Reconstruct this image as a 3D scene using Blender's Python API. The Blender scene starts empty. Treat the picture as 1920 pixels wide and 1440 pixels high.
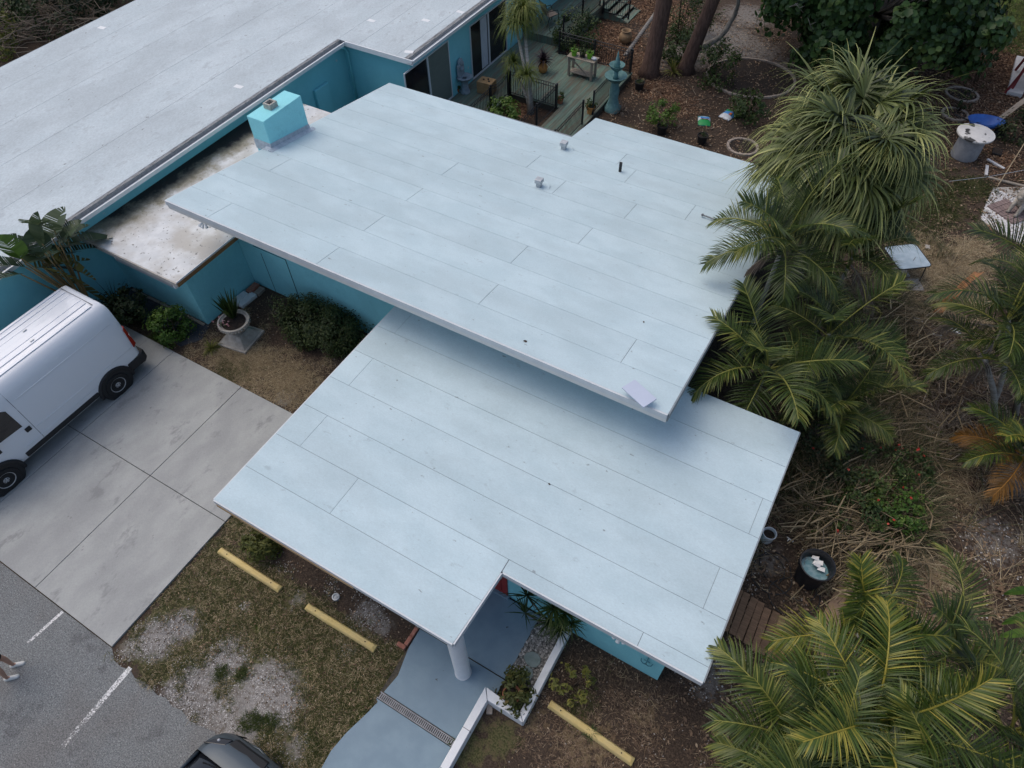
import bpy, math, random
import numpy as np
from mathutils import Vector, Matrix
R = math.radians
random.seed(7); rng = np.random.default_rng(7)
scene = bpy.context.scene
col = scene.collection
# ------------------------------------------------------------------ camera
CAM_H = 15.0; FPX = 1290.0
RT = np.array([0.86562701, 0.50046149, -0.01510575])
UP = np.array([-0.38616631, 0.68653092, 0.61607701])
FW = np.array([-0.31869338, 0.52745956, -0.78754107])
cam = bpy.data.cameras.new('camera'); camo = bpy.data.objects.new('camera', cam); col.objects.link(camo)
camo.matrix_world = Matrix(((RT[0], UP[0], -FW[0], 0), (RT[1], UP[1], -FW[1], 0), (RT[2], UP[2], -FW[2], CAM_H), (0, 0, 0, 1)))
cam.sensor_width = 36.0; cam.lens = 36.0 * FPX / 1920.0; cam.clip_start = 0.1; cam.clip_end = 3000
scene.camera = camo
# ------------------------------------------------------------------ world, sun, exposure
SUN_EL, SUN_AZ = 62.0, -88.0        # bright part of the overcast: to the left and a little in front
w = bpy.data.worlds.new('World'); scene.world = w; w.use_nodes = True
nt = w.node_tree; nt.nodes.clear()
sky = nt.nodes.new('ShaderNodeTexSky'); sky.sky_type = 'NISHITA'; sky.sun_disc = False
sky.sun_elevation = R(SUN_EL); sky.sun_rotation = R(SUN_AZ); sky.air_density = 1.0; sky.dust_density = 3.8; sky.ozone_density = 0.2
bg = nt.nodes.new('ShaderNodeBackground'); bg.inputs[1].default_value = 0.15
wo = nt.nodes.new('ShaderNodeOutputWorld'); nt.links.new(sky.outputs[0], bg.inputs[0]); nt.links.new(bg.outputs[0], wo.inputs[0])
sl = bpy.data.lights.new('sun', 'SUN'); sl.energy = 0.6; sl.angle = R(60); sl.color = (1.0, 0.97, 0.92)
so = bpy.data.objects.new('sun', sl); col.objects.link(so)
sd = Vector((math.sin(R(SUN_AZ)) * math.cos(R(SUN_EL)), math.cos(R(SUN_AZ)) * math.cos(R(SUN_EL)), math.sin(R(SUN_EL))))
so.rotation_euler = sd.to_track_quat('Z', 'Y').to_euler(); so.location = sd * 60
vs = scene.view_settings
vs.view_transform = 'Standard'; vs.look = 'None'; vs.gamma = 1.0; vs.use_curve_mapping = False; vs.exposure = 0.12

# ------------------------------------------------------------------ pixel -> place (a pixel gives a direction, a plane the distance)
def ray(px, py): return RT * (px - 960) / FPX - UP * (py - 720) / FPX + FW
def gp(px, py, z=0.0):
    d = ray(px, py); t = (z - CAM_H) / d[2]
    return Vector((d[0] * t, d[1] * t, z))
def gx(px, py, x):
    d = ray(px, py); t = x / d[0]; return Vector((x, d[1] * t, CAM_H + d[2] * t))
def gy(px, py, y):
    d = ray(px, py); t = y / d[1]; return Vector((d[0] * t, y, CAM_H + d[2] * t))

# ------------------------------------------------------------------ materials
MATS = {}
def mat(name, c, c2=None, scale=6.0, rough=0.7, bump=0.0, bscale=None, metal=0.0, c3=None, s3=1.2, f3=0.5, stretch=None,
        world=False, var=0.0, spec=0.35, detail=6.0, lo=0.35, hi=0.65, specks=None, coat=0.0, smudge=None, grain=None):
    """procedural material: two noise-mixed tones, an optional broad third tone, optional specks, bump and per-object value change"""
    if name in MATS: return MATS[name]
    m = bpy.data.materials.new(name); m.use_nodes = True; MATS[name] = m
    n = m.node_tree.nodes; l = m.node_tree.links; b = n['Principled BSDF']
    b.inputs['Roughness'].default_value = rough; b.inputs['Metallic'].default_value = metal
    b.inputs['Specular IOR Level'].default_value = spec
    if coat: b.inputs['Coat Weight'].default_value = coat; b.inputs['Coat Roughness'].default_value = 0.06
    if world: co = n.new('ShaderNodeNewGeometry').outputs['Position']
    else: co = n.new('ShaderNodeTexCoord').outputs['Object']
    if stretch:
        mp = n.new('ShaderNodeMapping'); mp.inputs['Scale'].default_value = stretch; l.new(co, mp.inputs[0]); co = mp.outputs[0]
    def noise(s, d=detail, r=0.6):
        t = n.new('ShaderNodeTexNoise'); t.inputs['Scale'].default_value = s; t.inputs['Detail'].default_value = d
        t.inputs['Roughness'].default_value = r; l.new(co, t.inputs[0]); return t.outputs[0]
    def ramp(v, a, z):
        t = n.new('ShaderNodeMapRange'); t.interpolation_type = 'SMOOTHSTEP'; t.inputs[1].default_value = a; t.inputs[2].default_value = z
        l.new(v, t.inputs[0]); return t.outputs[0]
    def mix(f, a, z, mode='MIX'):
        t = n.new('ShaderNodeMix'); t.data_type = 'RGBA'; t.blend_type = mode
        for k, v in ((0, f), (6, a), (7, z)):
            if hasattr(v, 'links'): l.new(v, t.inputs[k])
            elif k == 0: t.inputs[k].default_value = v
            else: t.inputs[k].default_value = (*v, 1)
        return t.outputs[2]
    cur = c
    if c2: cur = mix(ramp(noise(scale), lo, hi), c, c2)
    if c3:
        f = n.new('ShaderNodeMath'); f.operation = 'MULTIPLY'; f.inputs[1].default_value = f3
        l.new(ramp(noise(s3, 4), 0.42, 0.66), f.inputs[0]); cur = mix(f.outputs[0], cur, c3)
    if specks:                                   # (colour, scale, threshold)
        v = noise(specks[1], 3, 0.5); cur = mix(ramp(v, specks[2], specks[2] + 0.05), cur, specks[0])
    if smudge:                                   # (colour, scale, threshold, strength): broad soft scuffs
        v = n.new('ShaderNodeMath'); v.operation = 'MULTIPLY'; v.inputs[1].default_value = smudge[3]; l.new(ramp(noise(smudge[1], 9, .72), smudge[2], smudge[2] + .1), v.inputs[0]); cur = mix(v.outputs[0], cur, smudge[0])
    if grain:                                    # (scale, amount): fine value grain
        gm = n.new('ShaderNodeMapRange'); gm.inputs[1].default_value = .3; gm.inputs[2].default_value = .7; gm.inputs[3].default_value = 1 - grain[1]; gm.inputs[4].default_value = 1 + grain[1]; l.new(noise(grain[0], 2, .5), gm.inputs[0])
        cg = n.new('ShaderNodeCombineColor')
        for i in range(3): l.new(gm.outputs[0], cg.inputs[i])
        cur = mix(1.0, cur, cg.outputs[0], 'MULTIPLY')
    if var:
        oi = n.new('ShaderNodeObjectInfo'); mr = n.new('ShaderNodeMapRange'); mr.inputs[3].default_value = 1 - var; mr.inputs[4].default_value = 1 + var * 0.6
        l.new(oi.outputs['Random'], mr.inputs[0]); cb = n.new('ShaderNodeCombineColor')
        for i in range(3): l.new(mr.outputs[0], cb.inputs[i])
        cur = mix(1.0, cur, cb.outputs[0], 'MULTIPLY')
    if hasattr(cur, 'links'): l.new(cur, b.inputs['Base Color'])
    else: b.inputs['Base Color'].default_value = (*cur, 1)
    if bump:
        bp = n.new('ShaderNodeBump'); bp.inputs['Strength'].default_value = 1.0; bp.inputs['Distance'].default_value = bump
        l.new(noise(bscale or scale * 3, 5), bp.inputs['Height']); l.new(bp.outputs[0], b.inputs['Normal'])
    return m

def leafmat(name, c1, c2, c3, rough=0.5, trans=0.25, spec=0.3):
    """foliage: tone by the per-leaf attribute 'var', per-object shift, light passing through"""
    if name in MATS: return MATS[name]
    m = bpy.data.materials.new(name); m.use_nodes = True; MATS[name] = m
    n = m.node_tree.nodes; l = m.node_tree.links; b = n['Principled BSDF']
    at = n.new('ShaderNodeAttribute'); at.attribute_name = 'var'
    oi = n.new('ShaderNodeObjectInfo')
    ad = n.new('ShaderNodeMath'); ad.operation = 'MULTIPLY_ADD'; ad.inputs[1].default_value = 0.44; ad.inputs[2].default_value = -0.22
    l.new(oi.outputs['Random'], ad.inputs[0])
    s = n.new('ShaderNodeMath'); s.operation = 'ADD'; l.new(at.outputs['Fac'], s.inputs[0]); l.new(ad.outputs[0], s.inputs[1])
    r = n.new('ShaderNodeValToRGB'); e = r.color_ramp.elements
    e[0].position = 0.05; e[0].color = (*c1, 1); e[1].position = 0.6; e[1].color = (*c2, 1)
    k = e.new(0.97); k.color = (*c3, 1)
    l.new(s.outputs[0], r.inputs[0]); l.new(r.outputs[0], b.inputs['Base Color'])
    b.inputs['Roughness'].default_value = rough; b.inputs['Specular IOR Level'].default_value = spec
    if trans:
        tr = n.new('ShaderNodeBsdfTranslucent'); l.new(r.outputs[0], tr.inputs[0])
        mx = n.new('ShaderNodeMixShader'); mx.inputs[0].default_value = trans
        l.new(b.outputs[0], mx.inputs[1]); l.new(tr.outputs[0], mx.inputs[2]); l.new(mx.outputs[0], n['Material Output'].inputs[0])
    return m

# ------------------------------------------------------------------ meshes and objects
class MB:
    """collects shapes and links them as one mesh object"""
    def __init__(s): s.v = []; s.f = []; s.m = Matrix.Identity(4)
    def add(s, vs, fs):
        k = len(s.v); s.v += [tuple(s.m @ Vector(p)) for p in vs]; s.f += [tuple(k + i for i in f) for f in fs]; return s
    def box(s, x0, x1, y0, y1, z0, z1):
        return s.add([(x0, y0, z0), (x1, y0, z0), (x1, y1, z0), (x0, y1, z0), (x0, y0, z1), (x1, y0, z1), (x1, y1, z1), (x0, y1, z1)],
                     [(0, 3, 2, 1), (4, 5, 6, 7), (0, 1, 5, 4), (1, 2, 6, 5), (2, 3, 7, 6), (3, 0, 4, 7)])
    def hexa(s, lo, hi):          # four bottom points, four top points
        return s.add(list(lo) + list(hi), [(0, 3, 2, 1), (4, 5, 6, 7), (0, 1, 5, 4), (1, 2, 6, 5), (2, 3, 7, 6), (3, 0, 4, 7)])
    def prism(s, poly, z0, z1):   # counter-clockwise plan polygon; z may be functions of (x, y)
        n = len(poly); a = z0 if callable(z0) else (lambda x, y: z0); b = z1 if callable(z1) else (lambda x, y: z1)
        vs_ = [(p[0], p[1], a(p[0], p[1])) for p in poly] + [(p[0], p[1], b(p[0], p[1])) for p in poly]
        return s.add(vs_, [tuple(range(n - 1, -1, -1)), tuple(range(n, 2 * n))] + [(i, (i + 1) % n, n + (i + 1) % n, n + i) for i in range(n)])
    def tube(s, pts, rad, n=8, cap=True):
        pts = [Vector(p) for p in pts]; rad = rad if hasattr(rad, '__len__') else [rad] * len(pts); rings = []
        ref = None
        for i, p in enumerate(pts):
            t = (pts[min(i + 1, len(pts) - 1)] - pts[max(i - 1, 0)]).normalized()
            if ref is None: ref = Vector((0, 0, 1)) if abs(t.z) < 0.9 else Vector((1, 0, 0))
            a = t.cross(ref).normalized(); ref = a.cross(t).normalized()
            rings.append([tuple(p + (a * math.cos(2 * math.pi * k / n) + ref * math.sin(2 * math.pi * k / n)) * rad[i]) for k in range(n)])
        vs_ = [q for r_ in rings for q in r_]; fs = []
        for i in range(len(pts) - 1):
            for k in range(n): fs.append((i * n + k, (i + 1) * n + k, (i + 1) * n + (k + 1) % n, i * n + (k + 1) % n))
        if cap: fs += [tuple(range(n)), tuple(range((len(pts) - 1) * n + n - 1, (len(pts) - 1) * n - 1, -1))]
        return s.add(vs_, fs)
    def lathe(s, prof, n=24, c=(0, 0, 0), cap=True):
        vs_ = []; fs = []
        for r_, z in prof:
            for k in range(n): a = 2 * math.pi * k / n; vs_.append((c[0] + r_ * math.cos(a), c[1] + r_ * math.sin(a), c[2] + z))
        for i in range(len(prof) - 1):
            for k in range(n): fs.append((i * n + k, i * n + (k + 1) % n, (i + 1) * n + (k + 1) % n, (i + 1) * n + k))
        if cap: fs += [tuple(range(n - 1, -1, -1)), tuple(range((len(prof) - 1) * n, len(prof) * n))]
        return s.add(vs_, fs)
    def sphere(s, c, r, n=12, m=8, sq=(1, 1, 1)):
        prof = [(math.sin(math.pi * i / m) * r, -math.cos(math.pi * i / m) * r) for i in range(m + 1)]
        k = len(s.v); old = s.m; s.m = Matrix.Identity(4); s.lathe([(max(a, 1e-4), b) for a, b in prof], n, (0, 0, 0), True); s.m = old
        for i in range(k, len(s.v)):
            p = s.v[i]; s.v[i] = tuple(old @ Vector((p[0] * sq[0] + c[0], p[1] * sq[1] + c[1], p[2] * sq[2] + c[2])))
        return s
    def loft(s, secs, cap=True):  # open sections joined lengthwise
        n = len(secs[0]); vs_ = [p for q in secs for p in q]; fs = []
        for i in range(len(secs) - 1):
            for k in range(n - 1): fs.append((i * n + k, i * n + k + 1, (i + 1) * n + k + 1, (i + 1) * n + k))
        if cap: fs += [tuple(range(n - 1, -1, -1)), tuple(range((len(secs) - 1) * n, len(secs) * n))]
        return s.add(vs_, fs)
    def build(s, name, m, parent=None, smooth=False, bevel=0.0, world=False, seg=2, auto=None):
        vs_ = s.v
        if world and parent is not None:
            o_ = parent.location if parent.parent is None else parent.parent.location + parent.location
            vs_ = [(p[0] - o_[0], p[1] - o_[1], p[2] - o_[2]) for p in vs_]
        me = bpy.data.meshes.new(name); me.from_pydata(vs_, [], s.f); me.update()
        return link(name, me, m, parent, smooth, bevel, seg, auto)
def link(name, me, m, parent=None, smooth=False, bevel=0.0, seg=2, auto=None):
    if m is not None and not me.materials:
        me.materials.append(MATS[m] if isinstance(m, str) else m)
    if smooth: me.polygons.foreach_set('use_smooth', [True] * len(me.polygons))
    o = bpy.data.objects.new(name, me); col.objects.link(o)
    if parent is not None: o.parent = parent
    if bevel:
        b = o.modifiers.new('bevel', 'BEVEL'); b.width = bevel; b.segments = seg; b.limit_method = 'ANGLE'; b.angle_limit = R(40)
    if auto:
        me.polygons.foreach_set('use_smooth', [True] * len(me.polygons))
        me.update(); 
        try: me.set_sharp_from_angle(angle=R(auto))
        except Exception: pass
    return o
def npmesh(name, V, F, var=None):
    """V (n,3), F (m,k) uniform faces; var: one value per vertex"""
    me = bpy.data.meshes.new(name); V = np.asarray(V, np.float32); F = np.asarray(F, np.int32); k = F.shape[1]
    me.vertices.add(len(V)); me.vertices.foreach_set('co', V.ravel())
    me.loops.add(F.size); me.loops.foreach_set('vertex_index', F.ravel())
    me.polygons.add(len(F)); me.polygons.foreach_set('loop_start', np.arange(0, F.size, k, dtype=np.int32))
    me.update(calc_edges=True); me.validate()
    if var is not None:
        a = me.attributes.new('var', 'FLOAT', 'POINT'); a.data.foreach_set('value', np.asarray(var, np.float32))
    return me
def tag(o, label=None, cat=None, group=None, kind=None):
    if label: o['label'] = label
    if cat: o['category'] = cat
    if group: o['group'] = group
    if kind: o['kind'] = kind
    return o
def thing(name, label, cat, loc=(0, 0, 0), rz=0.0, group=None):
    o = bpy.data.objects.new(name, None); o.empty_display_size = 0.2; col.objects.link(o)
    o.location = loc; o.rotation_euler = (0, 0, rz); return tag(o, label, cat, group)
def copy_tree(o, parent=None):
    c = o.copy(); col.objects.link(c); c.parent = parent
    for ch in list(o.children): copy_tree(ch, c)
    return c
def struct(o): o['kind'] = 'structure'; return o
# ================================================================== SETTING
# ---- ground: one sheet, fine where the picture looks, coarse out to the horizon
def ground_mat():
    m = bpy.data.materials.new('ground_soil'); m.use_nodes = True; MATS['ground_soil'] = m
    n = m.node_tree.nodes; l = m.node_tree.links; b = n['Principled BSDF']; b.inputs['Roughness'].default_value = 0.95; b.inputs['Specular IOR Level'].default_value = 0.15
    pos = n.new('ShaderNodeNewGeometry').outputs['Position']
    def noise(s, d=6, r=0.65):
        t = n.new('ShaderNodeTexNoise'); t.inputs['Scale'].default_value = s; t.inputs['Detail'].default_value = d; t.inputs['Roughness'].default_value = r
        l.new(pos, t.inputs[0]); return t.outputs[0]
    def rng_(v, a, z):
        t = n.new('ShaderNodeMapRange'); t.interpolation_type = 'SMOOTHSTEP'; t.inputs[1].default_value = a; t.inputs[2].default_value = z; l.new(v, t.inputs[0]); return t.outputs[0]
    def mix(f, a, z):
        t = n.new('ShaderNodeMix'); t.data_type = 'RGBA'
        for k, v in ((0, f), (6, a), (7, z)):
            if hasattr(v, 'links'): l.new(v, t.inputs[k])
            else: t.inputs[k].default_value = (*v, 1)
        return t.outputs[2]
    def zone(attr, ch, ns, amp=1.0, a=0.42, z=0.6):
        at = n.new('ShaderNodeAttribute'); at.attribute_name = attr; sp = n.new('ShaderNodeSeparateColor'); l.new(at.outputs['Color'], sp.inputs[0])
        ma = n.new('ShaderNodeMath'); ma.operation = 'MULTIPLY_ADD'; ma.inputs[1].default_value = amp; ma.inputs[2].default_value = -amp / 2; l.new(ns, ma.inputs[0])
        ad = n.new('ShaderNodeMath'); ad.operation = 'ADD'; l.new(ma.outputs[0], ad.inputs[0]); l.new(sp.outputs[ch], ad.inputs[1])
        return rng_(ad.outputs[0], a, z)
    fine = noise(28); mid = noise(6); broad = noise(1.3); grit = noise(70, 3); flake = n.new('ShaderNodeTexVoronoi'); flake.inputs['Scale'].default_value = 16; l.new(pos, flake.inputs[0])
    fl = rng_(flake.outputs['Color'], 0.45, 0.9)
    soil = mix(rng_(fine, .35, .7), (.038, .028, .021), (.105, .075, .056))
    soil = mix(rng_(broad, .48, .7), soil, (.070, .053, .042))
    straw = mix(rng_(fine, .3, .7), (.12, .085, .048), (.29, .225, .13)); straw = mix(rng_(mid, .5, .75), straw, (.09, .062, .038))
    cur = mix(zone('zB', 0, mid, 1.3), soil, straw)
    chips = mix(fl, (.075, .04, .026), (.25, .15, .09)); chips = mix(rng_(broad, .5, .7), chips, (.10, .062, .042))
    cur = mix(zone('zA', 2, mid, .9), cur, chips)
    gr = mix(rng_(fine, .35, .68), (.04, .046, .018), (.14, .13, .062)); gr = mix(rng_(mid, .47, .68), gr, (.125, .095, .058))
    cur = mix(zone('zA', 0, mid, 1.2), cur, gr)
    lush = mix(rng_(fine, .35, .68), (.05, .085, .016), (.13, .17, .035))
    cur = mix(zone('zB', 1, mid, 1.1), cur, lush)
    sand = mix(rng_(grit, .38, .62), (.17, .16, .15), (.36, .345, .33)); sand = mix(rng_(mid, .45, .68), sand, (.12, .10, .08))
    cur = mix(zone('zA', 1, mid, 1.5, .3, .75), cur, sand)
    l.new(cur, b.inputs['Base Color'])
    bp = n.new('ShaderNodeBump'); bp.inputs['Distance'].default_value = 0.03; l.new(fine, bp.inputs['Height']); l.new(bp.outputs[0], b.inputs['Normal'])
    return m
def axis(a, b, st):
    inner = np.arange(a, b + 1e-6, st); g = st * 1.35 ** np.arange(1, 27)
    return np.concatenate([(a - np.cumsum(g))[::-1], inner, b + np.cumsum(g)])
GX = axis(-42, 10, 0.16); GY = axis(-7, 47, 0.16)
XX, YY = np.meshgrid(GX, GY); nx, ny = len(GX), len(GY)
def field(blobs):
    f = np.zeros_like(XX)
    for px, py, r, a in blobs:
        p = gp(px, py); f = np.maximum(f, a * np.exp(-(((XX - p.x) ** 2 + (YY - p.y) ** 2) / (r * r)) ** 1.5))
    return f
def rect(x0, x1, y0, y1, s=0.25, a=0.8):
    sm = lambda t: 1 / (1 + np.exp(-np.clip(t / s * 3, -30, 30)))
    return a * sm(XX - x0) * sm(x1 - XX) * sm(YY - y0) * sm(y1 - YY)
Z = {}
Z['grass'] = np.maximum(rect(-9.9, -4.2, -.5, 2.75, a=.72), field([(455, 985, .5, .8), (870, 1350, .45, .75), (940, 1385, .5, .7), (1090, 1090 + 230, .4, .6), (300, 640, .5, .7), (440, 700, .6, .55),
    (1750, 380, 1.3, .75), (1700, 430, 1.2, .6), (1820, 350, .9, .7), (1640, 560, .9, .5), (1745, 590, .6, .6), (1620, 800, .8, .5), (880, 1410, .4, .8), (1230, 230, 1.0, .45), (1180, 240, .7, .5)]))
Z['sand'] = field([(350, 1170, .42, .95), (430, 1235, .55, .9), (300, 1195, .6, .85), (250, 1215, .35, .7), (370, 1290, .7, .85), (500, 1300, .8, .95), (540, 1330, .5, .8), (450, 1370, .6, .85), (400, 1330, .5, .85), (690, 1150, .45, .6), (720, 1175, .3, .6), (420, 1345, .5, .8), (330, 1290, .35, .8), (560, 1400, .4, .6), (560, 1125, .25, .6), (465, 1135, .2, .65),
    (535, 745, .35, .85), (1345, 1235, .55, .72), (1330, 1290, .45, .55), (1400, 960, .5, .5), (1440, 1050, .6, .5), (1860, 1010, 1.0, .55), (1900, 890, .8, .62), (1760, 980, .6, .42), (1350, 75, 2.2, .72), (1290, 105, 1.6, .66), (1400, 95, 2.0, .62), (1240, 120, .8, .55), (1400, 30, 1.8, .6), (1220, 60, 1.0, .5), (1480, 130, 1.6, .5), (660, 1215, .25, .5)])
Z['chips'] = field([(1130, 80, 2.2, .85), (1180, 120, 1.6, .85), (1240, 170, 1.2, .75), (1280, 200, 1.2, .55), (1850, 140, 2.4, .9), (1900, 110, 2.4, .85), (1840, 210, 1.5, .8), (1780, 190, 1.2, .7), (985, 200, 1.1, .9), (960, 180, .9, .9), (1870, 300, 1.2, .6), (1230, 20, 2.5, .6), (1620, 30, 4, .5)])
Z['straw'] = field([(470, 685, .9, .72), (430, 660, .7, .6), (540, 710, .9, .62), (600, 740, .6, .5), (1780, 520, 1.5, .85), (1740, 480, 1.1, .8), (1830, 480, 1.0, .7), (1700, 610, 1.1, .6), (1650, 700, 1.1, .62), (1690, 800, 1.2, .66), (1620, 900, .9, .6), (1570, 1000, .8, .62), (1600, 1060, .7, .6), (1770, 900, 1.0, .5),
    (1100, 1400, .9, .55), (1000, 1350, .5, .5), (1210, 1340, .6, .5), (1750, 1080, .8, .6), (1700, 1120, .7, .55), (1580, 640, .8, .5), (1830, 620, 1.0, .5)])
Z['lush'] = field([(1890, 30, 2.6, .95), (1860, 60, 1.8, .9), (1920, 80, 1.5, .8), (480, 1180, .45, .5), (560, 1180, .35, .45), (680, 1340, .45, .52), (370, 1250, .25, .5), (600, 1380, .5, .5)])
HZ = 0.012 * np.sin(XX * 1.7 + 1.3 * np.sin(YY * .9)) * np.cos(YY * 1.3) - 0.012
HZ[(np.abs(XX) > 60) | (np.abs(YY) > 60)] = -0.02
idx = np.arange(nx * ny).reshape(ny, nx)
F = np.stack([idx[:-1, :-1], idx[:-1, 1:], idx[1:, 1:], idx[1:, :-1]], -1).reshape(-1, 4)
gme = npmesh('ground', np.stack([XX, YY, HZ], -1).reshape(-1, 3), F)
for nm, chs in (('zA', ('grass', 'sand', 'chips')), ('zB', ('straw', 'lush', None))):
    a = gme.attributes.new(nm, 'FLOAT_COLOR', 'POINT'); d = np.zeros((nx * ny, 4), np.float32); d[:, 3] = 1
    for i, c in enumerate(chs):
        if c: d[:, i] = Z[c].ravel()
    a.data.foreach_set('color', d.ravel())
ground_mat(); struct(link('ground', gme, 'ground_soil', smooth=True))
def zval(name, x, y):       # zone strength at points
    i = np.clip(np.searchsorted(GX, x), 0, nx - 1); j = np.clip(np.searchsorted(GY, y), 0, ny - 1); return Z[name][j, i]

# ---- asphalt, painted lines
mat('asphalt', (.135, .145, .147), (.235, .247, .25), scale=60, rough=.9, bump=.012, bscale=120, c3=(.16, .155, .15), s3=.5, f3=.7, world=True, specks=((.34, .34, .34), 45, .64), smudge=((.10, .10, .105), 1.1, .56, .6), grain=(38, .38), detail=3)
edge = [(-45, -.35)]
x = -18.6
edge += [(-18.4, -.32), (-9.95, -.40)]
x = -9.7
while x < 12:
    edge.append((x, -.52 + random.uniform(-.07, .05) )); x += .22
asp = MB().prism([(-45, -40), (12, -40)] + [(p[0], p[1]) for p in reversed(edge)], -.03, .004).build('asphalt_road', 'asphalt'); struct(asp)
def paintmat():
    m = mat('road_paint', (.62, .62, .62), (.75, .75, .74), scale=30, rough=.8, world=True)
    n = m.node_tree.nodes; l = m.node_tree.links; b = n['Principled BSDF']
    t = n.new('ShaderNodeTexNoise'); t.inputs['Scale'].default_value = 34; t.inputs['Detail'].default_value = 5; t.inputs['Roughness'].default_value = .75
    g = n.new('ShaderNodeNewGeometry'); l.new(g.outputs['Position'], t.inputs[0])
    sp = n.new('ShaderNodeSeparateXYZ'); l.new(g.outputs['Position'], sp.inputs[0])
    f = n.new('ShaderNodeMath'); f.operation = 'MULTIPLY_ADD'; f.inputs[1].default_value = .085; f.inputs[2].default_value = .07; l.new(sp.outputs[1], f.inputs[0])
    a = n.new('ShaderNodeMath'); a.operation = 'ADD'; l.new(t.outputs[0], a.inputs[0]); l.new(f.outputs[0], a.inputs[1])
    r = n.new('ShaderNodeMapRange'); r.inputs[1].default_value = .42; r.inputs[2].default_value = .5; l.new(a.outputs[0], r.inputs[0])
    l.new(r.outputs[0], b.inputs['Alpha'])
paintmat()
for i, (a, b_, wd) in enumerate((((245, 1252), (118, 1400), .055), ((118, 1147), (52, 1206), .035))):
    p, q = gp(*a), gp(*b_); d = (q - p).normalized(); s = Vector((-d.y, d.x, 0)) * wd
    o = MB().add([p + s, p - s, q - s, q + s], [(0, 1, 2, 3)])
    o.v = [(v[0], v[1], .0085) for v in o.v]; o = o.build('parking_line', 'road_paint', asp)

# ---- concrete driveway: slabs with open joints
mat('concrete', (.335, .345, .336), (.38, .39, .378), scale=2.6, rough=.85, bump=.004, bscale=60, c3=(.285, .292, .29), s3=.7, f3=.8, world=True, stretch=(1, .5, 1), specks=((.2, .2, .2), 6, .72), smudge=((.22, .225, .225), 1.6, .555, .75), grain=(40, .06))
mat('joint_dirt', (.05, .045, .04), (.09, .08, .06), scale=20, rough=.95)
drv = struct(MB().prism([(-18.4, -.27), (-9.97, -.36), (-9.97, 6.22), (-18.4, 6.22)], -.04, .012).build('driveway', 'joint_dirt'))
g = .008
fy = lambda x: np.interp(x, [-18.4, -9.95], [-.29, -.38])
for x0, x1 in ((-18.4, -15.19), (-15.19, -12.54), (-12.54, -9.95)):
    for y0, y1 in ((None, 3.0), (3.0, 6.25)):
        a, b_ = x0 + g, x1 - g
        if y0 is None: pl = [(a, fy(a)), (b_, fy(b_)), (b_, y1 - g), (a, y1 - g)]
        else: pl = [(a, y0 + g), (b_, y0 + g), (b_, y1), (a, y1)]
        MB().prism(pl, -.04, .05).build('slab', 'concrete', drv, bevel=.006)
# ---- painted entrance walk with trench drain
mat('walk_paint', (.165, .245, .31), (.19, .275, .34), scale=3, rough=.55, bump=.003, bscale=50, c3=(.145, .215, .275), s3=.8, world=True, specks=((.06, .06, .06), 9, .74))
left = [gp(x, y) for x, y in ((765, 1215), (745, 1290), (716, 1308))]
low = [gp(x, y) for x, y in ((709, 1317), (690, 1337), (650, 1375), (622, 1408), (604, 1440), (575, 1500))]
walk = struct(MB().prism([(-4.4, 1.5), (-2.4, 1.5), (-2.3, 4.7), (-4.45, 4.7)], -.04, .02).build('entrance_walk', 'joint_dirt'))
MB().prism([(-4.42, 3.245), (-2.27, 3.245), (-2.27, 4.75), (-6.2, 4.75), (-6.2, 4.2), (-4.42, 4.2)], -.04, .05).build('slab', 'walk_paint', walk, bevel=.006)
MB().prism([(-2.42, 1.79), (-2.42, 2.86), (-2.3, 2.9), (-2.3, 3.22), (-4.42, 3.22), (-4.4, 2.75), (-4.27, 2.2), (-4.33, 1.79)], -.04, .05).build('slab', 'walk_paint', walk, bevel=.006)
MB().prism([(-2.42, 1.62), (-4.4, 1.62)] + [(p.x, p.y) for p in low] + [(-4.6, -3), (-2.4, -3)], -.04, .05).build('slab', 'walk_paint', walk, bevel=.006)
mat('drain_steel', (.2, .21, .23), (.28, .29, .31), scale=8, rough=.5)
dr = MB().box(-4.39, -2.43, 1.635, 1.65, -.02, .052); dr.box(-4.39, -2.43, 1.755, 1.77, -.02, .052)
dr = dr.build('trench_drain', 'drain_steel', walk)
b = MB(); x = -4.36
while x < -2.45: b.box(x, x + .022, 1.65, 1.755, .03, .05); x += .042
b.build('grate', 'drain_steel', dr)

# ================================================================== BUILDINGS
mat('teal_stucco', (.235, .60, .665), (.25, .625, .69), scale=5, rough=.85, bump=.004, bscale=45, c3=(.215, .545, .61), s3=.7, f3=.7, world=True, smudge=((.17, .46, .52), 1.6, .56, .35), grain=(30, .04))
mat('teal_chimney', (.27, .67, .73), (.285, .695, .755), scale=4, rough=.85, bump=.006, bscale=40, world=True, smudge=((.2, .52, .58), 2.2, .54, .35), grain=(30, .04))
mat('roof_underlay', (.16, .18, .20), (.22, .24, .26), scale=10, rough=.9)
mat('roof_sheet', (.45, .57, .615), (.50, .62, .665), scale=1.6, rough=.75, bump=.0015, bscale=25, c3=(.41, .51, .545), s3=.7, f3=.6, world=True, stretch=(.6, 1.1, 1), specks=((.27, .32, .34), 9.5, .71), smudge=((.33, .405, .435), 4.2, .60, .55), grain=(45, .05), var=.04)
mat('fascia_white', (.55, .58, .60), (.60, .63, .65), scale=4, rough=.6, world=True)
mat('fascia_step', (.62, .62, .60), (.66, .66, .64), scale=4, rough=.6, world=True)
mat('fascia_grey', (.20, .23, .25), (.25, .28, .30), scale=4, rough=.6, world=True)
mat('flashing', (.36, .42, .48), (.48, .54, .60), scale=9, rough=.45, world=True)
mat('white_paint', (.72, .74, .76), (.68, .70, .72), scale=6, rough=.6, bump=.003, bscale=40)
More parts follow.
